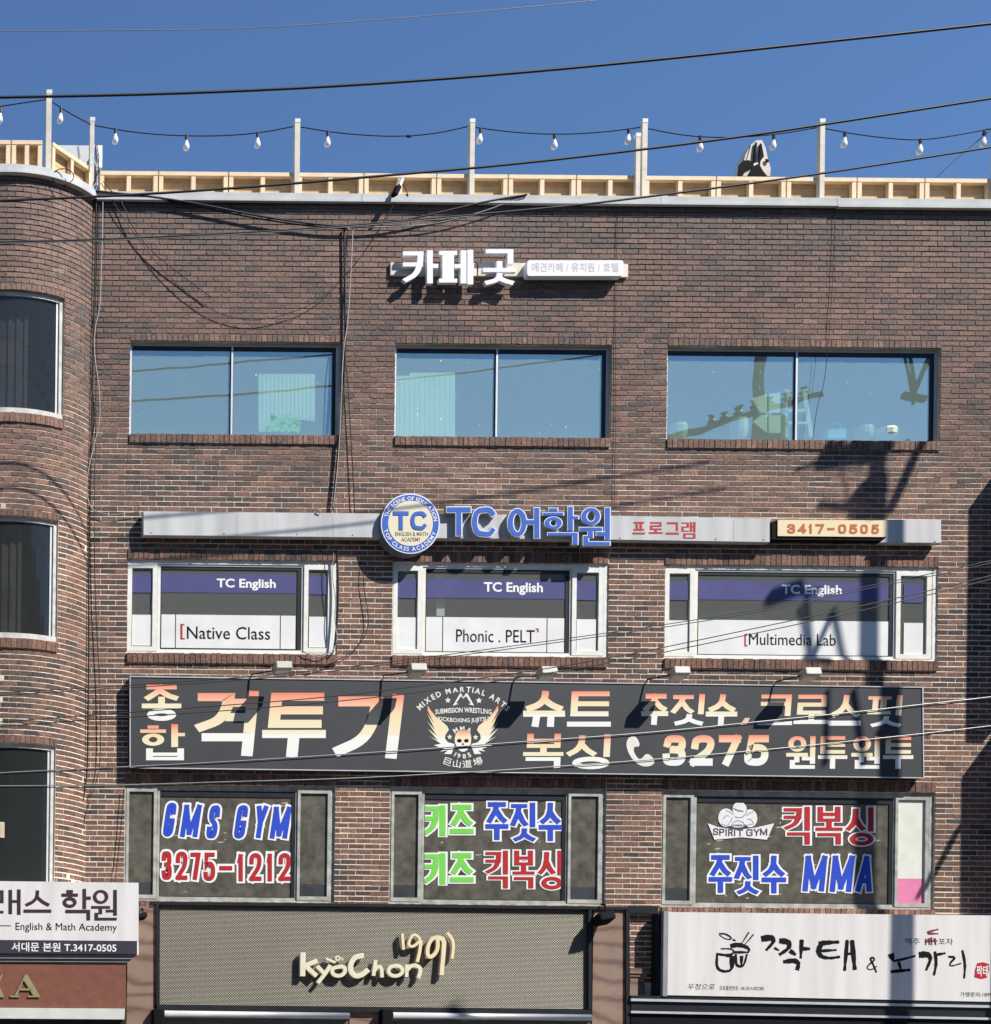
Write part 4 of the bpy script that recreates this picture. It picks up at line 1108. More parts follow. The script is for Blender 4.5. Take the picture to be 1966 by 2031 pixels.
MB().poly([ep(*q) for q in sk], E + .0006, 0, [max(0, min(1, (1300 - q[1]) / 290)) for q in sk]).build('skull', SUNSET, mma)
mb = MB()
for q in ((880, 1180, 38, 30), (990, 1180, 38, 30)): mb.poly([ep(q[0] + q[2] * math.cos(t * .6283), q[1] + q[3] * math.sin(t * .6283)) for t in range(10)], E + .0012)
mb.poly([ep(*q) for q in ((935, 1205), (955, 1245), (915, 1245))], E + .0012); mb.poly([ep(*q) for q in ((850, 1272), (1030, 1272), (1000, 1300), (870, 1300))], E + .0012)
mb.build('skull_feature', BLACKP, mma)
mb = MB()
ecx, ecy = ep(935, 1330)
arc_text(mb, 'MIXED MARTIAL ARTS', ecx, ecy, 116, 138, 41, 15, E, off=.03, wide=.95)
mb.build('emblem_lettering', IV, mma); mb = MB()
arc_text(mb, 'MMA', *ep(932, 1220), 24.5, 132, 50, 13.5, E, off=.02)
mb.build('emblem_lettering', IV, mma); mb = MB()
text(mb, 'SUBMISSION WRESTLING', *ep(500, 690), *ep(1385, 770), E, off=.02, slope=0, warp=lambda X, Y: (X, Y - 4 * (1 - ((X - 919) / 56) ** 2)))
mb.build('emblem_lettering', IV, mma); mb = MB()
text(mb, 'KICKBOXING JUJITSU', *ep(545, 795), *ep(1335, 880), E, off=.02, slope=0, warp=lambda X, Y: (X, Y + 4 * (1 - ((X - 919) / 50) ** 2)))
mb.build('emblem_lettering', IV, mma); mb = MB()
arc_text(mb, '1985', *ep(935, 1190), 34, 235, 305, 12.5, E, off=.03, inward=True, wide=1.1)
mb.build('emblem_lettering', IV, mma); mb = MB()
arc_text(mb, '巨山道場', *ep(935, 830), 97, 245, 296, 17, E, off=.012, inward=True, wide=1.15)
mb.build('emblem_lettering', IV, mma)

# floodlights on the board's top edge
LFL = [((497, 1347), (543, 1328), 'leftmost floodlight on top of the charcoal sign, over the big Korean letters'), ((759, 1349), (809, 1332), 'second floodlight from the left on the charcoal sign'),
       ((1020, 1353), (1067, 1338), 'middle floodlight above the winged emblem side of the charcoal sign'), ((1281, 1357), (1329, 1338), 'fourth floodlight from the left on the charcoal sign'), ((1536, 1361), (1588, 1340), 'rightmost floodlight on top of the charcoal sign')]
def floodlight(base, head, label):
    b0 = W(*base, .09); h = W(*head, .36)
    e = empty('floodlight', tuple(b0), label, 'floodlight', 'floodlights along the charcoal sign')
    MB().tube([b0, b0 + Vector((0, -.03, .05)), h + Vector((0, .05, .0)), h], .010, 6).build('arm', DARKF, e)
    hd = MB()
    c = h + Vector((.10, -.02, .015))
    hd.obox(c, Vector((.100, 0, .0)), Vector((0, .08, -.02)), Vector((0, .014, .050)))
    hd.build('housing', LAMPH, e, bevel=.012)
    MB().obox(c + Vector((0, .024, -.055)), Vector((.078, 0, 0)), Vector((0, .06, -.016)), Vector((0, .002, .006))).build('glass_front', CABLEW, e)
    MB().bar(h + Vector((.01, 0, .0)), h + Vector((.05, 0, .0)), .05, .03).build('bracket', DARKF, e)
    cb = [b0, b0 + Vector((.05, -.02, .03)), h + Vector((.06, .05, -.06)), c]
    return e
for q in LFL: floodlight(*q)

# ------------------------------------------------------------------ shopfronts at the bottom
# chicken shop: stone piers, expanded-metal panel, letters
shop = empty('chicken_shop', tuple(W(740, 2000, 0)), 'shop front with brown stone piers and beige expanded metal panel', 'shop front')
pbox('pier', STONE, shop, 252, 1798, 308, 2140, .14, .13)
pbox('pier', STONE, shop, 1175.5, 1800, 1241, 2140, .14, .13)
pbox('lintel_stone', STONE, shop, 693, 2004, 771, 2140, .12, .11)
pbox('mesh_backing', MESHB, shop, 316, 1796, 1168, 2001, .10, .09)
FR = .165
for nm, q in (('frame_top', (300, 1793, 1250, 1799)), ('frame_bottom', (311, 1998, 1174, 2008)), ('frame_side', (309.5, 1799.5, 315.5, 1997.5)), ('frame_side', (1167.5, 1800, 1174, 1997.5)), ('frame_side', (1242, 1800, 1249.5, 2120))):
    q0 = MB().poly([(q[0], q[1] + (q[0] - 740) * .011), (q[2], q[1] + (q[2] - 740) * .011), (q[2], q[3] + (q[2] - 740) * .011), (q[0], q[3] + (q[0] - 740) * .011)], FR, .1)
    q0.build(nm, DARKF, shop)
em = MB()
cw, chh = 5.0, 2.45
for j in range(82):
    for i in range(171):
        x = 318 + i * cw + (cw / 2 if j % 2 else 0); y = 1801 + j * chh - 1 + (x - 740) * .011
        if x > 1164: continue
        c = W(x, y, .125); r = .0105
        n = len(em.v); t = random.uniform(-.0008, .0008)
        r *= .88; em.v += [(c.x - .0145, c.y, c.z), (c.x, c.y - .002 + t, c.z - r * .5), (c.x + .0145, c.y, c.z), (c.x, c.y + .000 + t, c.z + r * .5)]
        em.f.append((n, n + 1, n + 2, n + 3)); em.r.append(0)
tag(em.build('expanded_metal', MESHM, shop), kind='stuff')
for (a, b, nm) in ((325, 692, 0), (778, 1172, 1)):
    MB().tube([W(a, 2011 + nm * 3.5, .2), W(b, 2015.5 + nm * 3.5, .2)], .042, 12).build('awning_tube', ALU, shop, smooth=True)
    pbox('awning_cloth', mat('grey_awning', (.10, .095, .09), .8), shop, a + 3, 2023 + nm * 3, b - 2, 2160, .17, .02)
    mb = MB(); mb.box(*[v for v in (W(a - 22, 2012, .2).x, W(a, 2012, .2).x)], -.24, -.1, W(a, 2060, .2).z, W(a, 2002, .2).z); mb.build('awning_bracket', BLACK, shop, bevel=.01)
kc = empty('chicken_shop_sign', tuple(W(740, 1920, .12)), 'cream handwritten style letters mounted on the metal mesh panel', 'sign')
def kp(x, y): return (580 + x / 3.097, 1840 + y / 3.097)
KG = [
 ('letter', CREAM2, [([(66, 160), (64, 290)], 28), ([(70, 238), (148, 205)], 24), ([(85, 238), (145, 292)], 24)]),
 ('letter', CREAM2, [([(158, 240), (200, 285)], 20), ([(232, 235), (205, 280), (160, 335)], 20)]),
 ('letter', CREAM2, [(smooth([(255, 245), (320, 235), (328, 270), (300, 298), (255, 292), (242, 265)], 2, True), 20, 1), ([(212, 192), (262, 212)], 13), (ell(268, 176, 292, 200, 10), 8, 1), ([(307, 186), (310, 200)], 7)]),
 ('letter', CREAM2, [(smooth([(432, 172), (390, 178), (360, 215), (358, 270), (390, 300), (430, 290), (462, 262)], 2), 27)]),
 ('letter', CREAM2, [([(512, 205), (500, 290)], 19), (smooth([(502, 270), (520, 240), (548, 240), (552, 300)], 2), 19)]),
 ('letter', CREAM2, [(smooth([(600, 240), (650, 230), (682, 255), (670, 290), (620, 300), (588, 275)], 2, True), 19, 1)]),
 ('letter', CREAM2, [([(704, 232), (703, 298)], 19), (smooth([(705, 262), (735, 228), (785, 240), (788, 270), (776, 305)], 2), 20)]),
 ('letter', CREAM, [([(676, 40), (684, 130)], 15)]),
 ('letter', CREAM, [(smooth([(790, 70), (750, 35), (722, 70), (715, 112), (745, 118), (775, 90)], 2, True), 14, 1), (smooth([(790, 80), (785, 140), (770, 205)], 1), 17)]),
 ('letter', CREAM, [(smooth([(895, 65), (865, 60), (835, 105), (830, 170), (855, 185), (895, 140)], 2, True), 19, 1), (smooth([(890, 60), (935, 70), (930, 150), (918, 285)], 1), 23)]),
 ('letter', CREAM, [(smooth([(955, 35), (985, 70), (992, 120), (982, 185)], 2), 15)])]
for nm, m, SS in KG:
    mb = MB()
    for i, s in enumerate(SS):
        P = [kp(*q) for q in s[0]]
        for Q in ribbon(P, s[1] * 1.14 / 3.097, len(s) > 2, ext=(s[1] / 3.097) * .3 if len(s) < 3 else 0): mb.poly(Q, .195 + i * .0006, .045)
    mb.build(nm, m, kc)
def spot(px, py, p, s, label, grp=None, up=False):
    c = W(px, py, p); e = empty('spotlight', tuple(c), label, 'spotlight', grp)
    MB().obox(c, Vector((s * .5, 0, .1 * s)), Vector((.1 * s, -s * .35, s * .2)), Vector((0, s * .2, s * .3))).build('housing', BLACK, e, bevel=s * .15)
    MB().tube([c + Vector((.1 * s, 0, s * .3)), c + Vector((.15 * s, .02, s * .9)), c + Vector((.2 * s, p - .15 if p > .2 else .02, s * 1.0))], .012).build('bracket', BLACK, e)
spot(1197, 1822, .28, .20, 'black spotlight at the upper right of the metal mesh panel')
spot(281, 1818, .24, .11, 'black spotlight beside the white sign on the left stone pier')

# white academy sign at the left corner
ac = empty('white_academy_sign', tuple(W(130, 1820, .0)), 'white sign box with dark Korean letters at the bottom left corner', 'sign')
MB().poly([(-320, 1744), (275, 1751), (275, 1866.5), (-320, 1862)], .72, .68).build('panel', SIGNW, ac)
MB().poly([(-320, 1862.5), (271.5, 1867), (271.5, 1893), (-320, 1889)], .718, .66).build('number_band', mat('dark_band', (.04, .038, .055), .4, var=.1), ac)
MB().poly([(272, 1867.5), (275, 1867.5), (275, 1894), (272, 1894)], .7205, .10).build('edge_trim', WHITE2, ac)
DP = mat('dark_purple_print', (.045, .022, .035), .4)
for ch, x0, x1, y0, y1 in (('클', -100, -40, 1758, 1816), ('래', -26, 41, 1764, 1814), ('스', 47, 102, 1766, 1811), ('학', 122, 179, 1763, 1825), ('원', 181, 232, 1765, 1825)):
    mb = MB(); glyph(mb, ch, x0, y0, x1, y1, 6.8, .7245, .004); mb.build('letter', DP, ac)
mb = MB(); text(mb, 'English & Math Academy', 31, 1831, 232, 1850, .7225, off=.0, slope=.01); mb.poly([(-60, 1835), (22, 1835.6), (22, 1837), (-60, 1836.4)], .7225); mb.build('lettering', BLACKP, ac)
mb = MB(); text(mb, '서대문 본원 T.3417-0505', 23, 1870, 231, 1888, .7205, off=.014, slope=.01); mb.build('lettering', WHITE2, ac)
for i, (y0, y1, m, p) in enumerate(((1894.5, 1899.5, DARKF, .712), (1900, 1902, ALU, .706), (1902.5, 1906.5, DARKF, .70), (1907, 1908.5, ALU, .695), (1909, 1911.5, DARKF, .69))):
    MB().poly([(-320, y0 - 3), (272 - (y0 - 1894) * 1.2, y0), (272 - (y1 - 1894) * 1.2, y1), (-320, y1 - 3)], p, .1).build('moulding', m, ac)
st = empty('brown_stone_fascia', tuple(W(130, 1960, .0)), 'reddish brown stone fascia with a gold capital A', 'fascia')
MB().poly([(-320, 1909), (250, 1912), (250, 1999.5), (-320, 1996)], .68, .10).build('stone_slab', STONEB, st)
MB().poly([(-320, 1996.5), (248, 2000.5), (247, 2022), (-320, 2018)], .72, .14).build('trim_box', mat('trim_pale', (.58, .60, .55), .45, var=.1), st)
MB().poly([(-320, 2018.5), (246, 2022.5), (246, 2140), (-320, 2140)], .66, .08).build('shutter', DARKF, st)
mb = MB()
for P in ([(50, 1933), (54, 1933), (79, 1975), (66, 1975), (47, 1944), (34, 1975), (29, 1975)], [(37, 1961), (62, 1961), (63, 1964.5), (37, 1964.5)], [(20, 1975.2), (39, 1975.2), (39, 1978), (20, 1978)], [(56, 1975.2), (79, 1975.2), (79, 1978), (56, 1978)]):
    mb.poly(P, .697, .015)
mb.build('letter', GOLD, st)
mb = MB(); mb.poly([(-20, 1933), (-12, 1933), (-12, 1978), (-20, 1978)], .697, .015); mb.poly([(-10, 1956), (-2, 1954), (8, 1978), (-2, 1978)], .697, .015); mb.poly([(-9, 1953), (3, 1933), (6, 1933), (-5, 1958)], .697, .015); mb.build('letter', GOLD, st)

# dried fish pub sign at the right
hb = empty('pub_sign', tuple(W(1640, 1900, .0)), 'white sign box with black brush lettering and a drum drawing', 'sign')
HP = .20
MB().poly([(1326, 1809), (2250, 1819), (2250, 1993), (1324, 1974)], HP, .18).build('panel', SIGNW, hb)
MB().poly([(1317, 1807), (1325.5, 1807), (1323.5, 1976), (1315, 1976)], HP + .004, .19).build('side_trim', GREY, hb)
MB().poly([(1306, 1812), (1316, 1809), (1314.5, 1976), (1304, 1972)], .15, .14).build('side_trim', DARKF, hb)
for i, (y0, y1, m, p) in enumerate(((1975.5, 1981, DARKF, .19), (1981.5, 1986.5, ALU, .195), (1987, 2005.5, DARKF, .17), (2006, 2010.5, ALU, .19), (2011, 2140, BLACK, .16))):
    MB().poly([(1252, y0 - 1), (2250, y0 + 18), (2250, y1 + 18), (1252, y1 - 1)], p, p - .02).build('moulding', m, hb)
def hp(x, y): return (1300 + x / 2.848, 1780 + y / 2.848)
BW = 1.35
def brush(mb, P, w0, w1, p, k=[0]):
    P = [hp(*q) for q in smooth(P, 2)]; n = len(P); k[0] += 1
    LR = []
    for i, q in enumerate(P):
        a, b = P[max(i - 1, 0)], P[min(i + 1, n - 1)]; dx, dy = b[0] - a[0], b[1] - a[1]; l = math.hypot(dx, dy) or 1
        t = i / (n - 1); w = (w0 + (w1 - w0) * t) / 2.848 * BW * (.75 + .45 * math.sin(math.pi * min(1, t * 1.3 + .1)) + .12 * math.sin(i * 2.3)) / 2
        LR.append(((q[0] - dy / l * w, q[1] + dx / l * w), (q[0] + dy / l * w, q[1] - dx / l * w)))
    for i in range(n - 1): mb.poly([LR[i][0], LR[i + 1][0], LR[i + 1][1], LR[i][1]], p + (k[0] % 7) * .0003)
BW = 1.35
BK = {
 '짝': [([(598, 235), (660, 225), (672, 250), (625, 300)], 26, 14), ([(700, 245), (755, 250), (760, 285), (700, 325)], 22, 18), ([(672, 285), (700, 300)], 9, 9), ([(760, 300), (795, 325)], 16, 16), ([(828, 238), (822, 345)], 17, 12), ([(828, 290), (875, 290)], 13, 15), ([(722, 365), (790, 355), (812, 375), (800, 412)], 14, 26)],
 '태': [([(922, 262), (975, 255), (1040, 252)], 18, 18), ([(940, 262), (918, 300), (935, 335), (985, 345), (1045, 335)], 20, 14), ([(925, 303), (1025, 297)], 12, 10), ([(1085, 240), (1070, 415)], 13, 16), ([(1112, 240), (1128, 410)], 15, 22), ([(1085, 320), (1118, 315)], 9, 9)],
 '&': [([(1250, 425), (1228, 372), (1212, 345), (1232, 338), (1240, 355), (1200, 385), (1195, 405), (1225, 410), (1252, 388)], 8, 6)],
 '노': [([(1330, 318), (1345, 360)], 26, 14), ([(1345, 360), (1400, 350), (1470, 330)], 8, 12), ([(1375, 365), (1388, 410)], 12, 10), ([(1330, 420), (1440, 410)], 10, 16)],
 '가': [([(1490, 325), (1540, 320), (1560, 345), (1530, 412)], 26, 12), ([(1580, 305), (1590, 370), (1575, 440)], 10, 14), ([(1585, 325), (1640, 315)], 10, 12)],
 '리': [([(1655, 335), (1700, 338), (1665, 370), (1665, 392), (1730, 372)], 9, 7), ([(1735, 298), (1752, 380), (1745, 458)], 9, 12)]}
for ch, SS in BK.items():
    mb = MB()
    for P, a, b in SS: brush(mb, P, a, b, HP + .0012)
    mb.build('letter' if ch != '&' else 'ampersand', BLACKP, hb)
mb = MB()
for P, a, b in (([(350, 320), (345, 400), (390, 422), (440, 408), (445, 330)], 9, 12), ([(345, 318), (400, 328), (445, 318), (440, 290), (370, 290)], 9, 7), ([(400, 330), (435, 330)], 9, 9), ([(425, 275), (470, 265), (530, 285), (530, 305)], 18, 12), ([(455, 320), (455, 388), (500, 392), (518, 320)], 10, 12), ([(445, 310), (530, 310)], 10, 10), ([(488, 330), (486, 388)], 14, 10), ([(430, 330), (428, 410)], 14, 10),
                ([(360, 205), (400, 205), (440, 235), (400, 238), (362, 212)], 6, 5), ([(438, 238), (455, 245)], 8, 5), ([(530, 195), (488, 262)], 5, 5), ([(556, 208), (505, 268)], 5, 5)):
    brush(mb, P, a, b, HP + .0012)
mb.build('drum_drawing', BLACKP, hb)
mb = MB(); mb.poly([hp(*q) for q in ((1818, 372), (1850, 366), (1885, 376), (1888, 410), (1872, 455), (1840, 462), (1802, 452), (1806, 410))], HP + .0012); mb.build('red_seal', REDP, hb)
mb = MB(); text(mb, '짝태', *hp(1815, 385), *hp(1880, 448), HP + .0028, off=.012, slope=0); mb.build('seal_mark', WHITE2, hb)
mb = MB(); text(mb, '맥주', *hp(1412, 230), *hp(1495, 268), HP + .0012, off=.0); mb.build('lettering', BLACKP, hb); mb = MB(); text(mb, '포차', *hp(1600, 232), *hp(1682, 268), HP + .0012, off=.0); mb.build('lettering', BLACKP, hb); mb = MB(); text(mb, '우정으로', *hp(180, 488), *hp(340, 522), HP + .0012, off=0, shear=.2); mb.build('lettering', BLACKP, hb); mb = MB(); text(mb, '상표출원번호 : 40-2014-002385', *hp(362, 500), *hp(614, 526), HP + .0012, off=.0); mb.build('lettering', BLACKP, hb); mb = MB(); text(mb, '가맹문의:1899', *hp(1722, 536), *hp(1905, 562), HP + .0012, off=.006); mb.build('lettering', BLACKP, hb)
mb = MB()
for P, a, b in (([(1535, 200), (1560, 190), (1600, 180)], 8, 8), ([(1540, 205), (1600, 205)], 8, 6), ([(1530, 235), (1528, 270)], 8, 6), ([(1545, 230), (1550, 268)], 8, 8), ([(1560, 225), (1562, 270)], 7, 6), ([(1578, 230), (1585, 268)], 7, 9), ([(1530, 250), (1595, 245)], 6, 6)): brush(mb, P, a, b, HP + .0012)
mb.build('maroon_mark', mat('maroon_print', (.16, .01, .04), .5), hb)
# narrow gap between shops: brick pier foot with stone cap
gp = empty('pier_capital', tuple(W(1268, 1930, .0)), 'small brown stone cap at the foot of the brick pier between the shops', 'stone cap')
pbox('cap', STONE, gp, 1250, 1921, 1289, 1931, .05, .05); pbox('moulding', STONE, gp, 1250, 1931.5, 1283, 1937, .035, .03); pbox('block', STONE, gp, 1250, 1937.5, 1279, 1976, .02, .02)
pbox('ledge', DARKF, shop, 1250, 1797, 1306, 1812, .06, .06)
# ------------------------------------------------------------------ roof terrace: pine fence panels, posts, string lights
FP = -.26
ztop, zbot = W(1000, 349, FP).z, ZC + .10
edges = [196, 313, 452, 588, 720, 864, 1006, 1141, 1276, 1418, 1557, 1697, 1831, 1966, 2100]
def fence_panel(P0, P1, lab, first):
    """P0,P1 base points (front face line)"""
    P0, P1 = Vector(P0), Vector(P1); u = (P1 - P0); L = u.length; u.normalize(); nrm_ = Vector((u.y, -u.x, 0))
    e = empty('fence_panel', tuple(P0), lab, 'fence', 'pine fence panels along the roof edge')
    up = Vector((0, 0, 1)); H = ztop - zbot
    def bar3(name, m, s0, s1, z0, z1, d0, d1):
        c = P0 + u * ((s0 + s1) / 2) + nrm_ * ((d0 + d1) / 2) + up * ((z0 + z1) / 2)
        MB().obox(c, u * ((s1 - s0) / 2), nrm_ * ((d1 - d0) / 2), up * ((z1 - z0) / 2)).build(name, m, e)
    bar3('top_rail', WOODL, .002, L - .002, H - .05, H, -.03, .035)
    for s in (.002, L / 2 - .027, L - .056): bar3('stud', WOODL, s, s + .054, -.12, H - .051, -.03, .03)
    zb = H - .003; hs = (.095, .098, .11, .10)
    for i, h in enumerate(hs):
        bar3('plank', WOOD, .003, L - .003, zb - h + .004, zb, -.075 - (.004 if i % 2 else 0), -.050)
        zb -= h
    return e
for i in range(len(edges) - 1):
    A, B = W(edges[i] + 1, 370, FP), W(edges[i + 1] - 1, 370, FP)
    fence_panel((A.x, A.y, zbot), (B.x, B.y, zbot), '%s pine fence panel right of the corner post on the roof edge' % ('first second third fourth fifth sixth seventh eighth ninth tenth eleventh twelfth thirteenth fourteenth'.split()[i]), i == 0)
lp_ = [(-65, -32), (-32, 22), (22, 84)]
for (a, b, o_) in ((-150, -62, 'third'), (-60, 20, 'second'), (22, 83, 'first')):
    A, B = W(a, 320, .36), W(b, 320, .36)
    q = fence_panel((A.x, A.y, zbot), (B.x, B.y, zbot), o_ + ' pine fence panel left of the tall post on the rounded bay', 0); q['group'] = 'pine fence panels on the rounded bay'
A, B = W(100, 330, .34), W(178, 365, -.2)
q = fence_panel((A.x, A.y, zbot), (B.x, B.y, zbot), 'slanting pine fence panel linking the bay fence to the main roof fence', 0)
POSTS = [(97, 181, .34, .064, 'tallest looking pale post, at the left on the rounded bay'), (182.5, 235, -.2, .06, 'pale post at the corner where bay and main roof meet'), (589, 238, FP + .05, .062, 'first pale post right of the corner post'), (935.5, 238, FP + .05, .062, 'pale post above the cafe sign'),
         (1277.5, 238, FP + .05, .062, 'tall pale post with a shorter one beside it'), (1264.5, 266, FP + .07, .055, 'shorter pale post leaning beside a tall one'), (1629, 238, FP + .05, .062, 'pale post at the right, beyond the canvas bundle'), (1975, 240, FP + .05, .062, 'pale post at the far right end of the roof fence')]
for (x, y, p, w, lb) in POSTS:
    t = W(x, y, p); b = W(x, 395, p)
    e = empty('wooden_post', (t.x, t.y, ZC + .0), lb, 'post', 'posts holding up the string lights')
    MB().box(t.x - w / 2, t.x + w / 2, t.y - w / 2, t.y + w / 2, ZC + .03, t.z - .05, jit=.004).build('shaft', POSTM, e)
    MB().box(t.x - w / 2 - .003, t.x + w / 2 + .003, t.y - w / 2 - .003, t.y + w / 2 + .003, t.z - .0495, t.z).build('post_top', CABLEW, e)
sl_ = empty('string_lights', tuple(W(1000, 265, FP)), 'festoon string of clear pear bulbs looped between the roof posts', 'string lights')
spans = [([(-60, 222), (0, 211), (45, 204), (94, 197)], .34, .34), ([(99, 199), (140, 226), (181, 247)], .34, -.2), ([(184, 248), (260, 262), (340, 269), (440, 270), (520, 263), (586, 250)], -.2, FP), ([(592, 251), (670, 264), (750, 270), (811, 270), (870, 264), (932, 250)], FP, FP),
         ([(939, 252), (1020, 263), (1110, 267), (1200, 262), (1274, 252)], FP, FP), ([(1281, 254), (1350, 268), (1420, 273), (1490, 271), (1560, 264), (1626, 252)], FP, FP), ([(1633, 254), (1700, 267), (1780, 276), (1830, 278), (1900, 268), (1972, 254)], FP, FP)]
for P, pa, pb in spans:
    pts = []; S = smooth(P, 2)
    for i, q in enumerate(S): pts.append(W(q[0], q[1], pa + (pb - pa) * i / (len(S) - 1) - .035 * 0))
    MB().tube(pts, .0075, 5).build('wire', CABLE, sl_)
bulbs = [(1, 215, .34, 0), (121, 215, .2, 0), (229, 256, -.2, 1), (370, 269, -.22, 1), (511, 264, -.25, 1), (650, 262, FP, 1), (953, 256, FP, 0), (1100, 267, FP, 1), (1247, 257, FP, 0), (1389, 271, FP, 1), (1535, 268, FP, 0), (1676, 263, FP, 0), (1826, 277, FP, 0), (1952, 262, FP, 0)]
for (x, y, p, k) in bulbs:
    c = W(x, y, p)
    sk_ = MB().lathe(c, [(.012, .015), (.018, .0), (.020, -.055)], 8).build('socket', CABLE, sl_)
    tilt = Vector((.12, 0, 1)) if not k else Vector((0.02, 0, 1))
    b_ = MB().lathe(c + Vector((0, 0, -.055)), [(.016, 0), (.022, -.03), (.038, -.075), (.040, -.10), (.030, -.128), (.010, -.14)], 12, tilt).build('bulb', GLB, sl_, smooth=True)
c = W(811, 270, FP); MB().lathe(c + Vector((-.045, 0, 0)), [(.004, 0), (.02, .03), (.022, .06), (.004, .09)], 8, (1, 0, 0)).build('connector', CABLE, sl_)
# roof clutter
tk = empty('rooftop_board', tuple(W(150, 320, -1.2)), 'pale grey board standing on the roof behind the corner posts', 'board')
pbox('board', mat('pale_board', (.55, .56, .54), .6, var=.06), tk, 95, 288, 180, 329, -1.2, .05); pbox('edge', WHITE2, tk, 193, 288, 203, 332, -1.1, .06)
pbox('shadow_gap', DARKF, tk, 140, 330, 198, 350, -1.25, .05)
for z in (104, 112, 156): MB().tube([W(z, 288, -1.19), W(z + 3, 312, -1.19)], .004).build('seam', CABLEG, tk)
def up3(x, y): return (1400 + x / 7.904, 240 + y / 7.904)
cb = empty('folded_parasols', tuple(W(1498, 350, -.6)), 'cream canvas bundle tied with black bands behind the fence', 'parasol')
MB().poly([up3(*q) for q in ((545, 860), (590, 600), (700, 380), (800, 298), (885, 300), (940, 420), (975, 590), (1020, 740), (1010, 860))], -.6, .16).build('canvas', CLOTH, cb)
for P, m in (([(785, 330), (805, 335), (790, 640), (755, 650), (765, 480)], BLACK), ([(860, 345), (880, 360), (915, 560), (870, 575), (850, 700), (835, 640)], BLACK), ([(510, 840), (530, 680), (590, 615), (680, 610), (740, 660), (745, 710), (640, 760), (580, 860), (530, 860)], BLACK), ([(665, 860), (740, 730), (850, 690), (900, 780), (965, 860)], BLACK), ([(750, 680), (820, 645), (825, 665), (760, 700)], CABLEW), ([(945, 590), (985, 600), (990, 640), (960, 625)], BLACK)):
    MB().poly([up3(*q) for q in P], -.575 + .004 * random.random(), .02).build('band', m, cb)
MB().tube([W(*up3(700, 380), -.57), W(*up3(640, 600), -.57)], .006).build('seam', CABLE, cb)
sp_ = empty('roof_spotlight', tuple(W(790, 375, .12)), 'small white and black spotlight hanging over the parapet cap', 'spotlight')
MB().bar(W(797, 355, .1), W(790, 370, .14), .05, .04).build('housing', CABLEW, sp_); MB().bar(W(790, 370, .14), W(782, 387, .18), .07, .05).build('hood', BLACK, sp_)
MB().tube([W(797, 365, .1), W(803, 370, .07), W(810, 388, .06)], .005).build('bracket', CABLE, sp_)

# ------------------------------------------------------------------ cables
def cable(P, p, r, m, label, pb=None, name='overhead_cable', grp=None, sm=2, cat='cable'):
    pb = p if pb is None else pb
    S = smooth(P, sm); n = len(S)
    pts = [W(q[0], q[1], p + (pb - p) * i / (n - 1)) for i, q in enumerate(S)]
    return tag(MB().tube(pts, r, 6).build(name, m, smooth=True), label, cat, grp)
cable([(-80, 63), (0, 62), (240, 60), (470, 58), (730, 41), (960, 22), (1230, -4)], 7.0, 0.0032, CABLEG, 'faint thin grey cable highest across the sky')
cable([(-80, 194), (0, 193), (310, 187), (620, 174), (930, 153), (1250, 124), (1560, 91), (1966, 47), (2060, 36)], 7.0, 0.0112, CABLE, 'thick black cable across the open sky above the string lights')
cable([(-80, 400), (0, 398), (240, 388), (500, 371), (740, 350), (1000, 328), (1280, 296), (1500, 267), (1625, 248), (1966, 195), (2060, 180)], 2.1, .0135, CABLE, 'black cable rising from the bay across the fence to the upper right sky')
cable([(-80, 483), (0, 480), (190, 476), (500, 461), (700, 447), (950, 425), (1135, 408), (1270, 392), (1410, 374), (1500, 362), (1625, 345), (1966, 292), (2060, 277)], 2.0, .0115, CABLE, 'cable crossing the upper brick wall and leaving over the right end of the fence')
cable([(-80, 485.5), (0, 482.5), (190, 478.5), (500, 463.5), (700, 449.5), (950, 427.5)], 2.0, .006, CABLEG, 'silvery streak for the sunlit left part of the cable across the upper brick wall')  # sunlight on the cable above, put into a paler strand
# lashed dark bundle sagging on the wall top
cable([(185, 378), (240, 384), (290, 388), (400, 405), (500, 426), (600, 442), (690, 450), (780, 442), (895, 416), (960, 400), (1045, 386)], .07, .012, CABLE, 'dark cable bundle sagging just below the parapet cap', grp=None, name='wall_cable')
cable([(290, 390), (400, 411), (500, 432), (600, 447), (690, 454)], .05, .009, CABLE, 'second dark cable under the sagging bundle, left half', name='wall_cable')
cable([(695, 452), (829, 448), (882, 440), (961, 419), (1010, 400), (1040, 392)], .06, .007, CABLEG, 'grey wire under the sagging bundle, right half', name='wall_cable')
cable([(790, 388), (766, 435), (724, 500), (682, 548), (640, 590), (590, 618), (500, 640), (420, 618), (340, 556), (262, 460), (200, 362)], .05, .0045, CABLE, 'thin dark line looping down the upper wall from corner to roof spotlight', name='wall_cable')  # thin dark line close to the wall, drawn as a tube
cable([(1228, 392), (1223, 480), (1221, 700), (1222, 800), (1218, 1010)], .012, .003, CABLE, 'thin dark wire straight down the wall right of the middle window', name='wall_cable')
cable([(1657, 410), (1652, 560), (1645, 660), (1636, 760), (1622, 800), (1612, 872)], .02, .0035, CABLE, 'thin wire hanging down over the top right window', name='wall_cable')
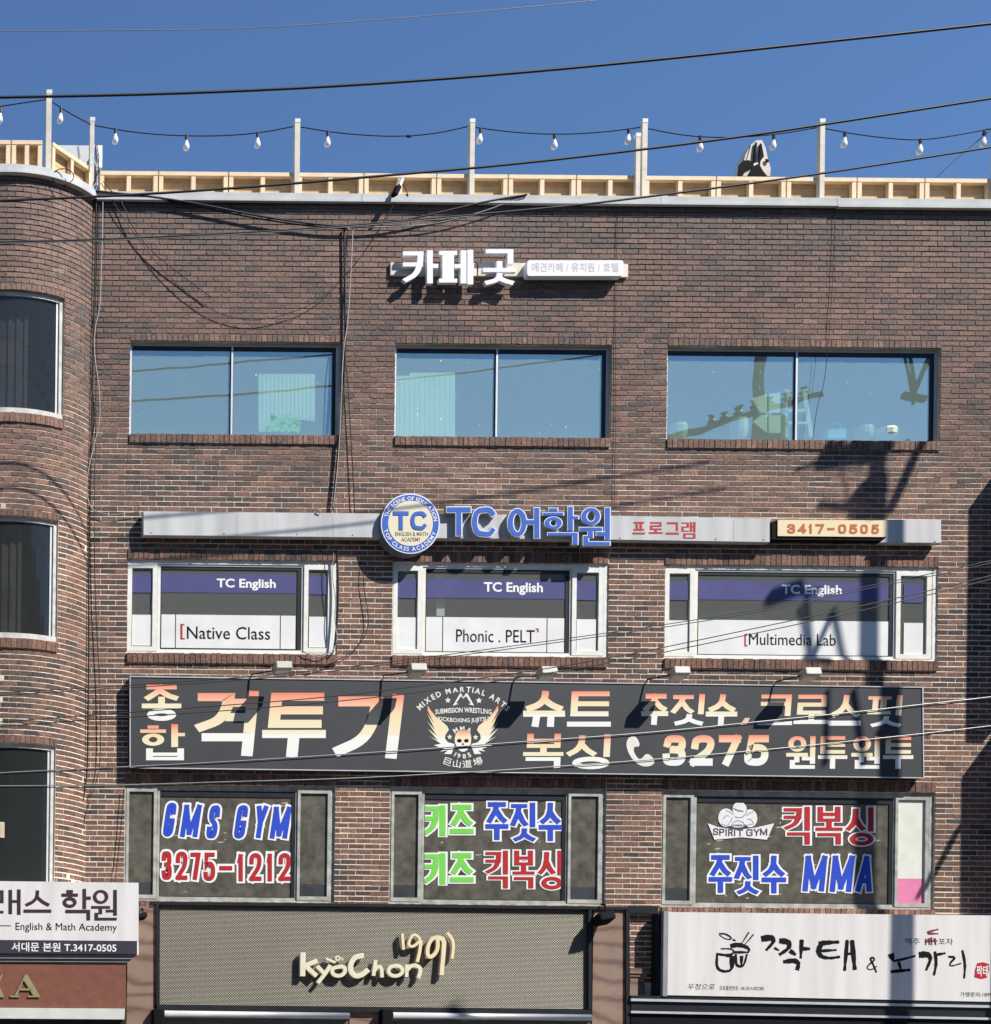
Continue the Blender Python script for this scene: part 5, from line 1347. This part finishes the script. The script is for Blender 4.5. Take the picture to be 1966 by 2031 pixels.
# vertical runs near x=690
cable([(683, 452), (684, 560), (686, 680), (680, 800), (668, 930), (660, 1016)], .03, .014, CABLE, 'thick dark cable running down between the left and middle windows', name='wall_cable')
cable([(700, 452), (696, 540), (690, 640), (680, 700), (677, 800), (672, 900), (664, 980), (659, 1018)], .05, .0065, CABLEP, 'white cable running down between the left and middle windows', name='wall_cable')
cable([(684, 690), (692, 790), (698, 900), (704, 1016)], .03, .006, CABLE, 'thin dark cable slanting down right of the white one', name='wall_cable')
cable([(662, 1096), (658, 1140), (667, 1190), (663, 1230), (672, 1280), (640, 1305), (612, 1298), (600, 1290)], .05, .005, CABLEP, 'loose pale cables looping beside the first office window', name='wall_cable')
cable([(668, 1100), (672, 1180), (664, 1290), (655, 1300)], .04, .012, CABLE, 'dark cable down the right side of the first office window', name='wall_cable')
cable([(722, 1115), (720, 1160), (733, 1230), (725, 1260), (705, 1290), (660, 1315), (610, 1330)], .03, .005, CABLE, 'dark wire curling down beside the middle office window', name='wall_cable')
# corner runs by the bay
cable([(204, 396), (203, 470), (200, 550), (199, 606), (186, 660), (187, 705), (197, 770), (199, 830), (190, 870), (176, 925), (170, 970), (176, 1000), (185, 1012)], .05, .0065, CABLEP, 'white cable wandering down the corner beside the rounded bay', name='wall_cable')
cable([(185, 1012), (215, 1022), (250, 1018), (283, 1013)], .04, .004, CABLEP, 'white cable end running to the left end of the academy bar', name='wall_cable')
cable([(191, 380), (190, 480), (186, 640), (183, 800), (178, 960), (176, 1100), (176, 1280), (174, 1480), (172, 1550), (158, 1620), (157, 1700), (164, 1752)], .04, .010, CABLE, 'thick black cable down the corner beside the rounded bay', name='wall_cable')
cable([(197, 372), (196, 520), (191, 700), (190, 850), (186, 1000), (188, 1150), (192, 1260), (198, 1350), (200, 1480), (196, 1540), (172, 1600), (162, 1660), (160, 1752)], .03, .0055, CABLE, 'thinner black cable just right of the thick corner cable', name='wall_cable')
cable([(246, 1565), (240, 1640), (234, 1700), (228, 1752)], .03, .005, CABLE, 'short dark cable left of the GMS GYM window', name='wall_cable')
cable([(0, 352), (70, 354), (110, 366), (140, 382), (180, 404)], .52, .009, CABLE, 'dark cable lying along the underside of the bay parapet', pb=.06, name='wall_cable')
lo = [W(125 + 21 * math.cos(t), 350 + 15.5 * math.sin(t), .5) for t in [i * math.pi / 12 for i in range(25)]]
tag(MB().tube(lo, .006, 5, cap=False).build('cable_coil', CABLE), 'round coil of spare cable hanging on the bay parapet', 'cable')
bun = empty('cable_bundle', tuple(W(192, 310, .0)), 'tangle of hanging cables at the roof corner by the grey board', 'cable bundle')
for k in range(6):
    x = 186 + k * 2.2
    MB().tube([W(188 + k, 287 + k, -.1), W(x + random.uniform(-3, 3), 310, -.05), W(194 + random.uniform(-3, 3), 335, 0), W(190 + random.uniform(-6, 5), 365, .03), W(178 + k * 4, 378, .06)], .006, 5).build('cable', CABLE if k % 3 else CABLEW, bun)
cable([(205, 360), (220, 378), (240, 395), (262, 450), (300, 500), (380, 560), (420, 590)], .06, .006, CABLE, 'dark cable dropping from the roof corner over the upper left wall', name='wall_cable')
cable([(1860, 350), (1900, 312), (1945, 275), (1990, 236)], -.3, .006, CABLE, 'short dark wire slanting down to the fence at the far right')
# middle and lower pairs
def dbl(P, dy, p, r, a, b, m=CABLE):
    cable(P, p, r, m, a); cable([(x, y + dy) for x, y in P], p, r, m, b)
dbl([(-80, 1379), (0, 1374), (230, 1361), (515, 1342), (760, 1315), (937, 1292), (1122, 1267), (1300, 1242), (1521, 1207), (1711, 1164), (1838, 1140), (1966, 1112), (2050, 1092)], 5, 5.0, .0043, 'upper wire of the pair crossing the office windows', 'lower wire of the pair crossing the office windows')
cable([(-80, 1438), (0, 1432), (230, 1415), (420, 1401), (654, 1383), (830, 1361), (1040, 1334), (1240, 1300), (1490, 1248), (1774, 1188), (1966, 1142), (2050, 1120)], 6.0, 0.0047, CABLE, 'wire rising from the big Korean letters up to the right office window')
cable([(-80, 1447), (0, 1441), (230, 1424), (420, 1412), (654, 1393), (830, 1374), (1040, 1343), (1240, 1310), (1490, 1258), (1616, 1231), (1774, 1197), (1966, 1149), (2050, 1128)], 6.0, 0.0047, CABLE, 'wire close below the one rising across the big Korean letters')
cable([(-80, 1538), (0, 1533), (230, 1522), (420, 1513), (578, 1503), (830, 1487), (1040, 1471), (1191, 1461), (1346, 1448), (1500, 1432), (1712, 1411), (1831, 1397), (1966, 1383), (2050, 1370)], 6.0, 0.0061, CABLEG, 'sunlit silvery top of the cable across the middle of the charcoal sign')  # lit top of one cable, drawn as its own silvery strand
cable([(-80, 1541), (0, 1536), (230, 1525), (420, 1516), (578, 1507), (830, 1491), (1040, 1475), (1191, 1465), (1346, 1452), (1500, 1436), (1712, 1415), (1831, 1401), (1966, 1387), (2050, 1374)], 5.99, 0.0050, CABLE, 'shaded black underside of the cable across the middle of the charcoal sign')  # shaded underside of the same cable, drawn as a black strand
cable([(-80, 1560), (0, 1559), (230, 1558), (443, 1551), (680, 1545), (926, 1532), (1040, 1525), (1268, 1509), (1500, 1489), (1600, 1479), (1769, 1462), (1966, 1440), (2050, 1430)], 6.0, 0.0054, CABLEG, 'sunlit silvery top of the cable along the bottom edge of the charcoal sign')  # sunlit upper side of the lower cable, painted as a silvery strand
cable([(-80, 1563.5), (0, 1562.5), (230, 1561.5), (443, 1554.5), (680, 1548.5), (926, 1535.5), (1040, 1528.5), (1268, 1512.5), (1500, 1492.5), (1600, 1482.5), (1769, 1465.5), (1966, 1443.5), (2050, 1434)], 5.99, 0.0040, CABLE, 'shaded black underside of the cable along the bottom of the charcoal sign')  # shade beneath that lower cable, painted as a black strand

# ------------------------------------------------------------------ things just out of view whose shadows and reflections are in view
def utility_pole(x, p, h, label, r=.105):
    e = empty('utility_pole', (x, -p, 0), label, 'utility pole')
    MB().tube([(x, -p, -.1), (x, -p, h)], r * 1.35, 14, r * .72).build('shaft', POLEM, e, smooth=True)
    return e
xs = W(1740, 1100, 0).x
pp = 3.0
px_ = xs + SX * pp
pole = utility_pole(px_, pp, W(1740, 884, 0).z + SZ * pp, 'concrete utility pole with a transformer standing in the pavement at the right')
def shp(px, py, p=pp):
    """point at distance p whose sun shadow falls on the wall at photo pixel px,py"""
    w = W(px, py, 0); return Vector((w.x + SX * p, -p, w.z + SZ * p))
MB().bar(shp(1580, 930), shp(1640, 912), .03, .03).build('cross_arm', DARKF, pole)
MB().bar(shp(1626, 912), shp(1760, 893), .11, .11).build('cross_arm', DARKF, pole)
for x in (1640, 1660, 1690, 1705, 1722): MB().lathe(shp(x, 902 - (x - 1640) * .1), [(.04, 0), (.06, .03), (.03, .06), (.055, .10), (.02, .14)], 8).build('insulator', CABLEG, pole)
for x in (1655, 1700): MB().tube([shp(x, 905), shp(x + 8, 920), shp(x + 20, 915)], .02).build('jumper_wire', CABLE, pole)
MB().bar(shp(1830, 872), shp(1768, 1010), .085, .06).build('brace', DARKF, pole)
MB().tube([shp(1668, 930), shp(1680, 960), shp(1683, 1010)], .012).build('jumper_wire', CABLE, pole)
MB().lathe(shp(1722, 1030), [(.02, 0), (.17, .03), (.18, .36), (.12, .40)], 12).build('transformer', GREY, pole)
MB().bar(shp(1625, 1000), shp(1705, 1006), .05, .05).build('cross_arm', DARKF, pole)
for (a, b, w_) in (((1600, 1190), (1625, 1320), .03), ((1612, 1150), (1627, 1310), .035), ((1668, 1195), (1622, 1300), .05), ((1668, 1200), (1690, 1310), .045), ((1600, 1300), (1650, 1310), .07), ((1612, 1400), (1608, 1545), .04), ((1663, 1400), (1684, 1545), .045), ((1712, 1480), (1722, 1545), .04), ((1540, 1165), (1640, 1158), .04), ((1540, 1172), (1600, 1150), .1)):
    MB().bar(shp(*a), shp(*b), w_).build('guy_wire', CABLE, pole)
for (a, b) in (((1230, 1000), (1560, 925)), ((250, 1040), (640, 1015)), ((1000, 2000), (1470, 1800)), ((1600, 1985), (1760, 1810)), ((300, 1960), (900, 1860)), ((250, 1900), (1966, 1600))):
    pass
MB().bar(shp(1905, 1640, 2.0), shp(1840, 1760, 2.0), .09, .05).build('brace', DARKF, pole)
p2 = utility_pole(W(1522, 740, -8.0).x, 8.0, 16.25, 'second concrete utility pole across the road', .13)
c = Vector((p2.location.x, -8, 15.05))
MB().bar(c + Vector((-1.9, 0, -.55)), c + Vector((1.1, 0, .35)), .09, .09).build('cross_arm', DARKF, p2)
for k in range(7): MB().lathe(c + Vector((-.9 + k * .27, 0, -.22 + k * .09)), [(.05, 0), (.08, .05), (.03, .09), (.07, .14)], 8).build('insulator', DARKF, p2)
MB().lathe(c + Vector((.25, -.05, -.62)), [(.02, 0), (.2, .04), (.21, .5), (.12, .56)], 12).build('transformer', GREY, p2)
tag(MB().tube([c + Vector((-1.9, 0, -.55)), c + Vector((-6, 0, -1.5)), c + Vector((-14, 0, -2.4)), c + Vector((-24, 0, -2.2))], .02, 6).build('overhead_cable', CABLE), 'cable strung from the pole across the road, seen in window reflections', 'cable')
# blade signs further right that shade the end of the wall
for (xa, ya, xb, yb, po, lb) in ((1928, 1008, 1912, 1472, 1.05, 'tall blade sign sticking out of the wall beyond the right edge'), (1907, 1541, 1904, 2100, 1.05, 'lower blade sign sticking out of the wall under the tall one')):
    t = W(xa, ya, 0); b = W(xb, yb, 0)
    X = (t.x + b.x) / 2 + SX * po
    e = empty('blade_sign', (X, 0, b.z + SZ * po), lb, 'sign')
    MB().box(X, X + .22, -po, -.02, b.z + SZ * po, t.z + SZ * po).build('box', CHAR, e)
    MB().box(X + .04, X + .14, -.019, -.0, b.z + SZ * po + .1, t.z + SZ * po - .1).build('bracket', DARKF, e)

# unseen block across the road, added to cut sky light and fill window reflections
ob = empty('opposite_building', (3, -24.5, 0), 'plain grey apartment block added across the road to dim the sky light', 'building')
bx('wall', mat('grey_render', (.22, .21, .20), .85, var=.15, scale=1), ob, -26, 34, -36, -24.5, -.1, 21.2)
for fl in range(5):
    for k in range(13):
        x = -23.5 + k * 4.4; z = 1.2 + fl * 3.3
        o = ring('window', CREAMF, ob, x, x + 2.4, z, z + 1.5, -24.5, -24.44, .06, .06, .06, .06)
        bx('pane', mat('dark_pane', (.03, .04, .05), .1), o, x + .06, x + 2.34, -24.49, -24.47, z + .06, z + 1.44)
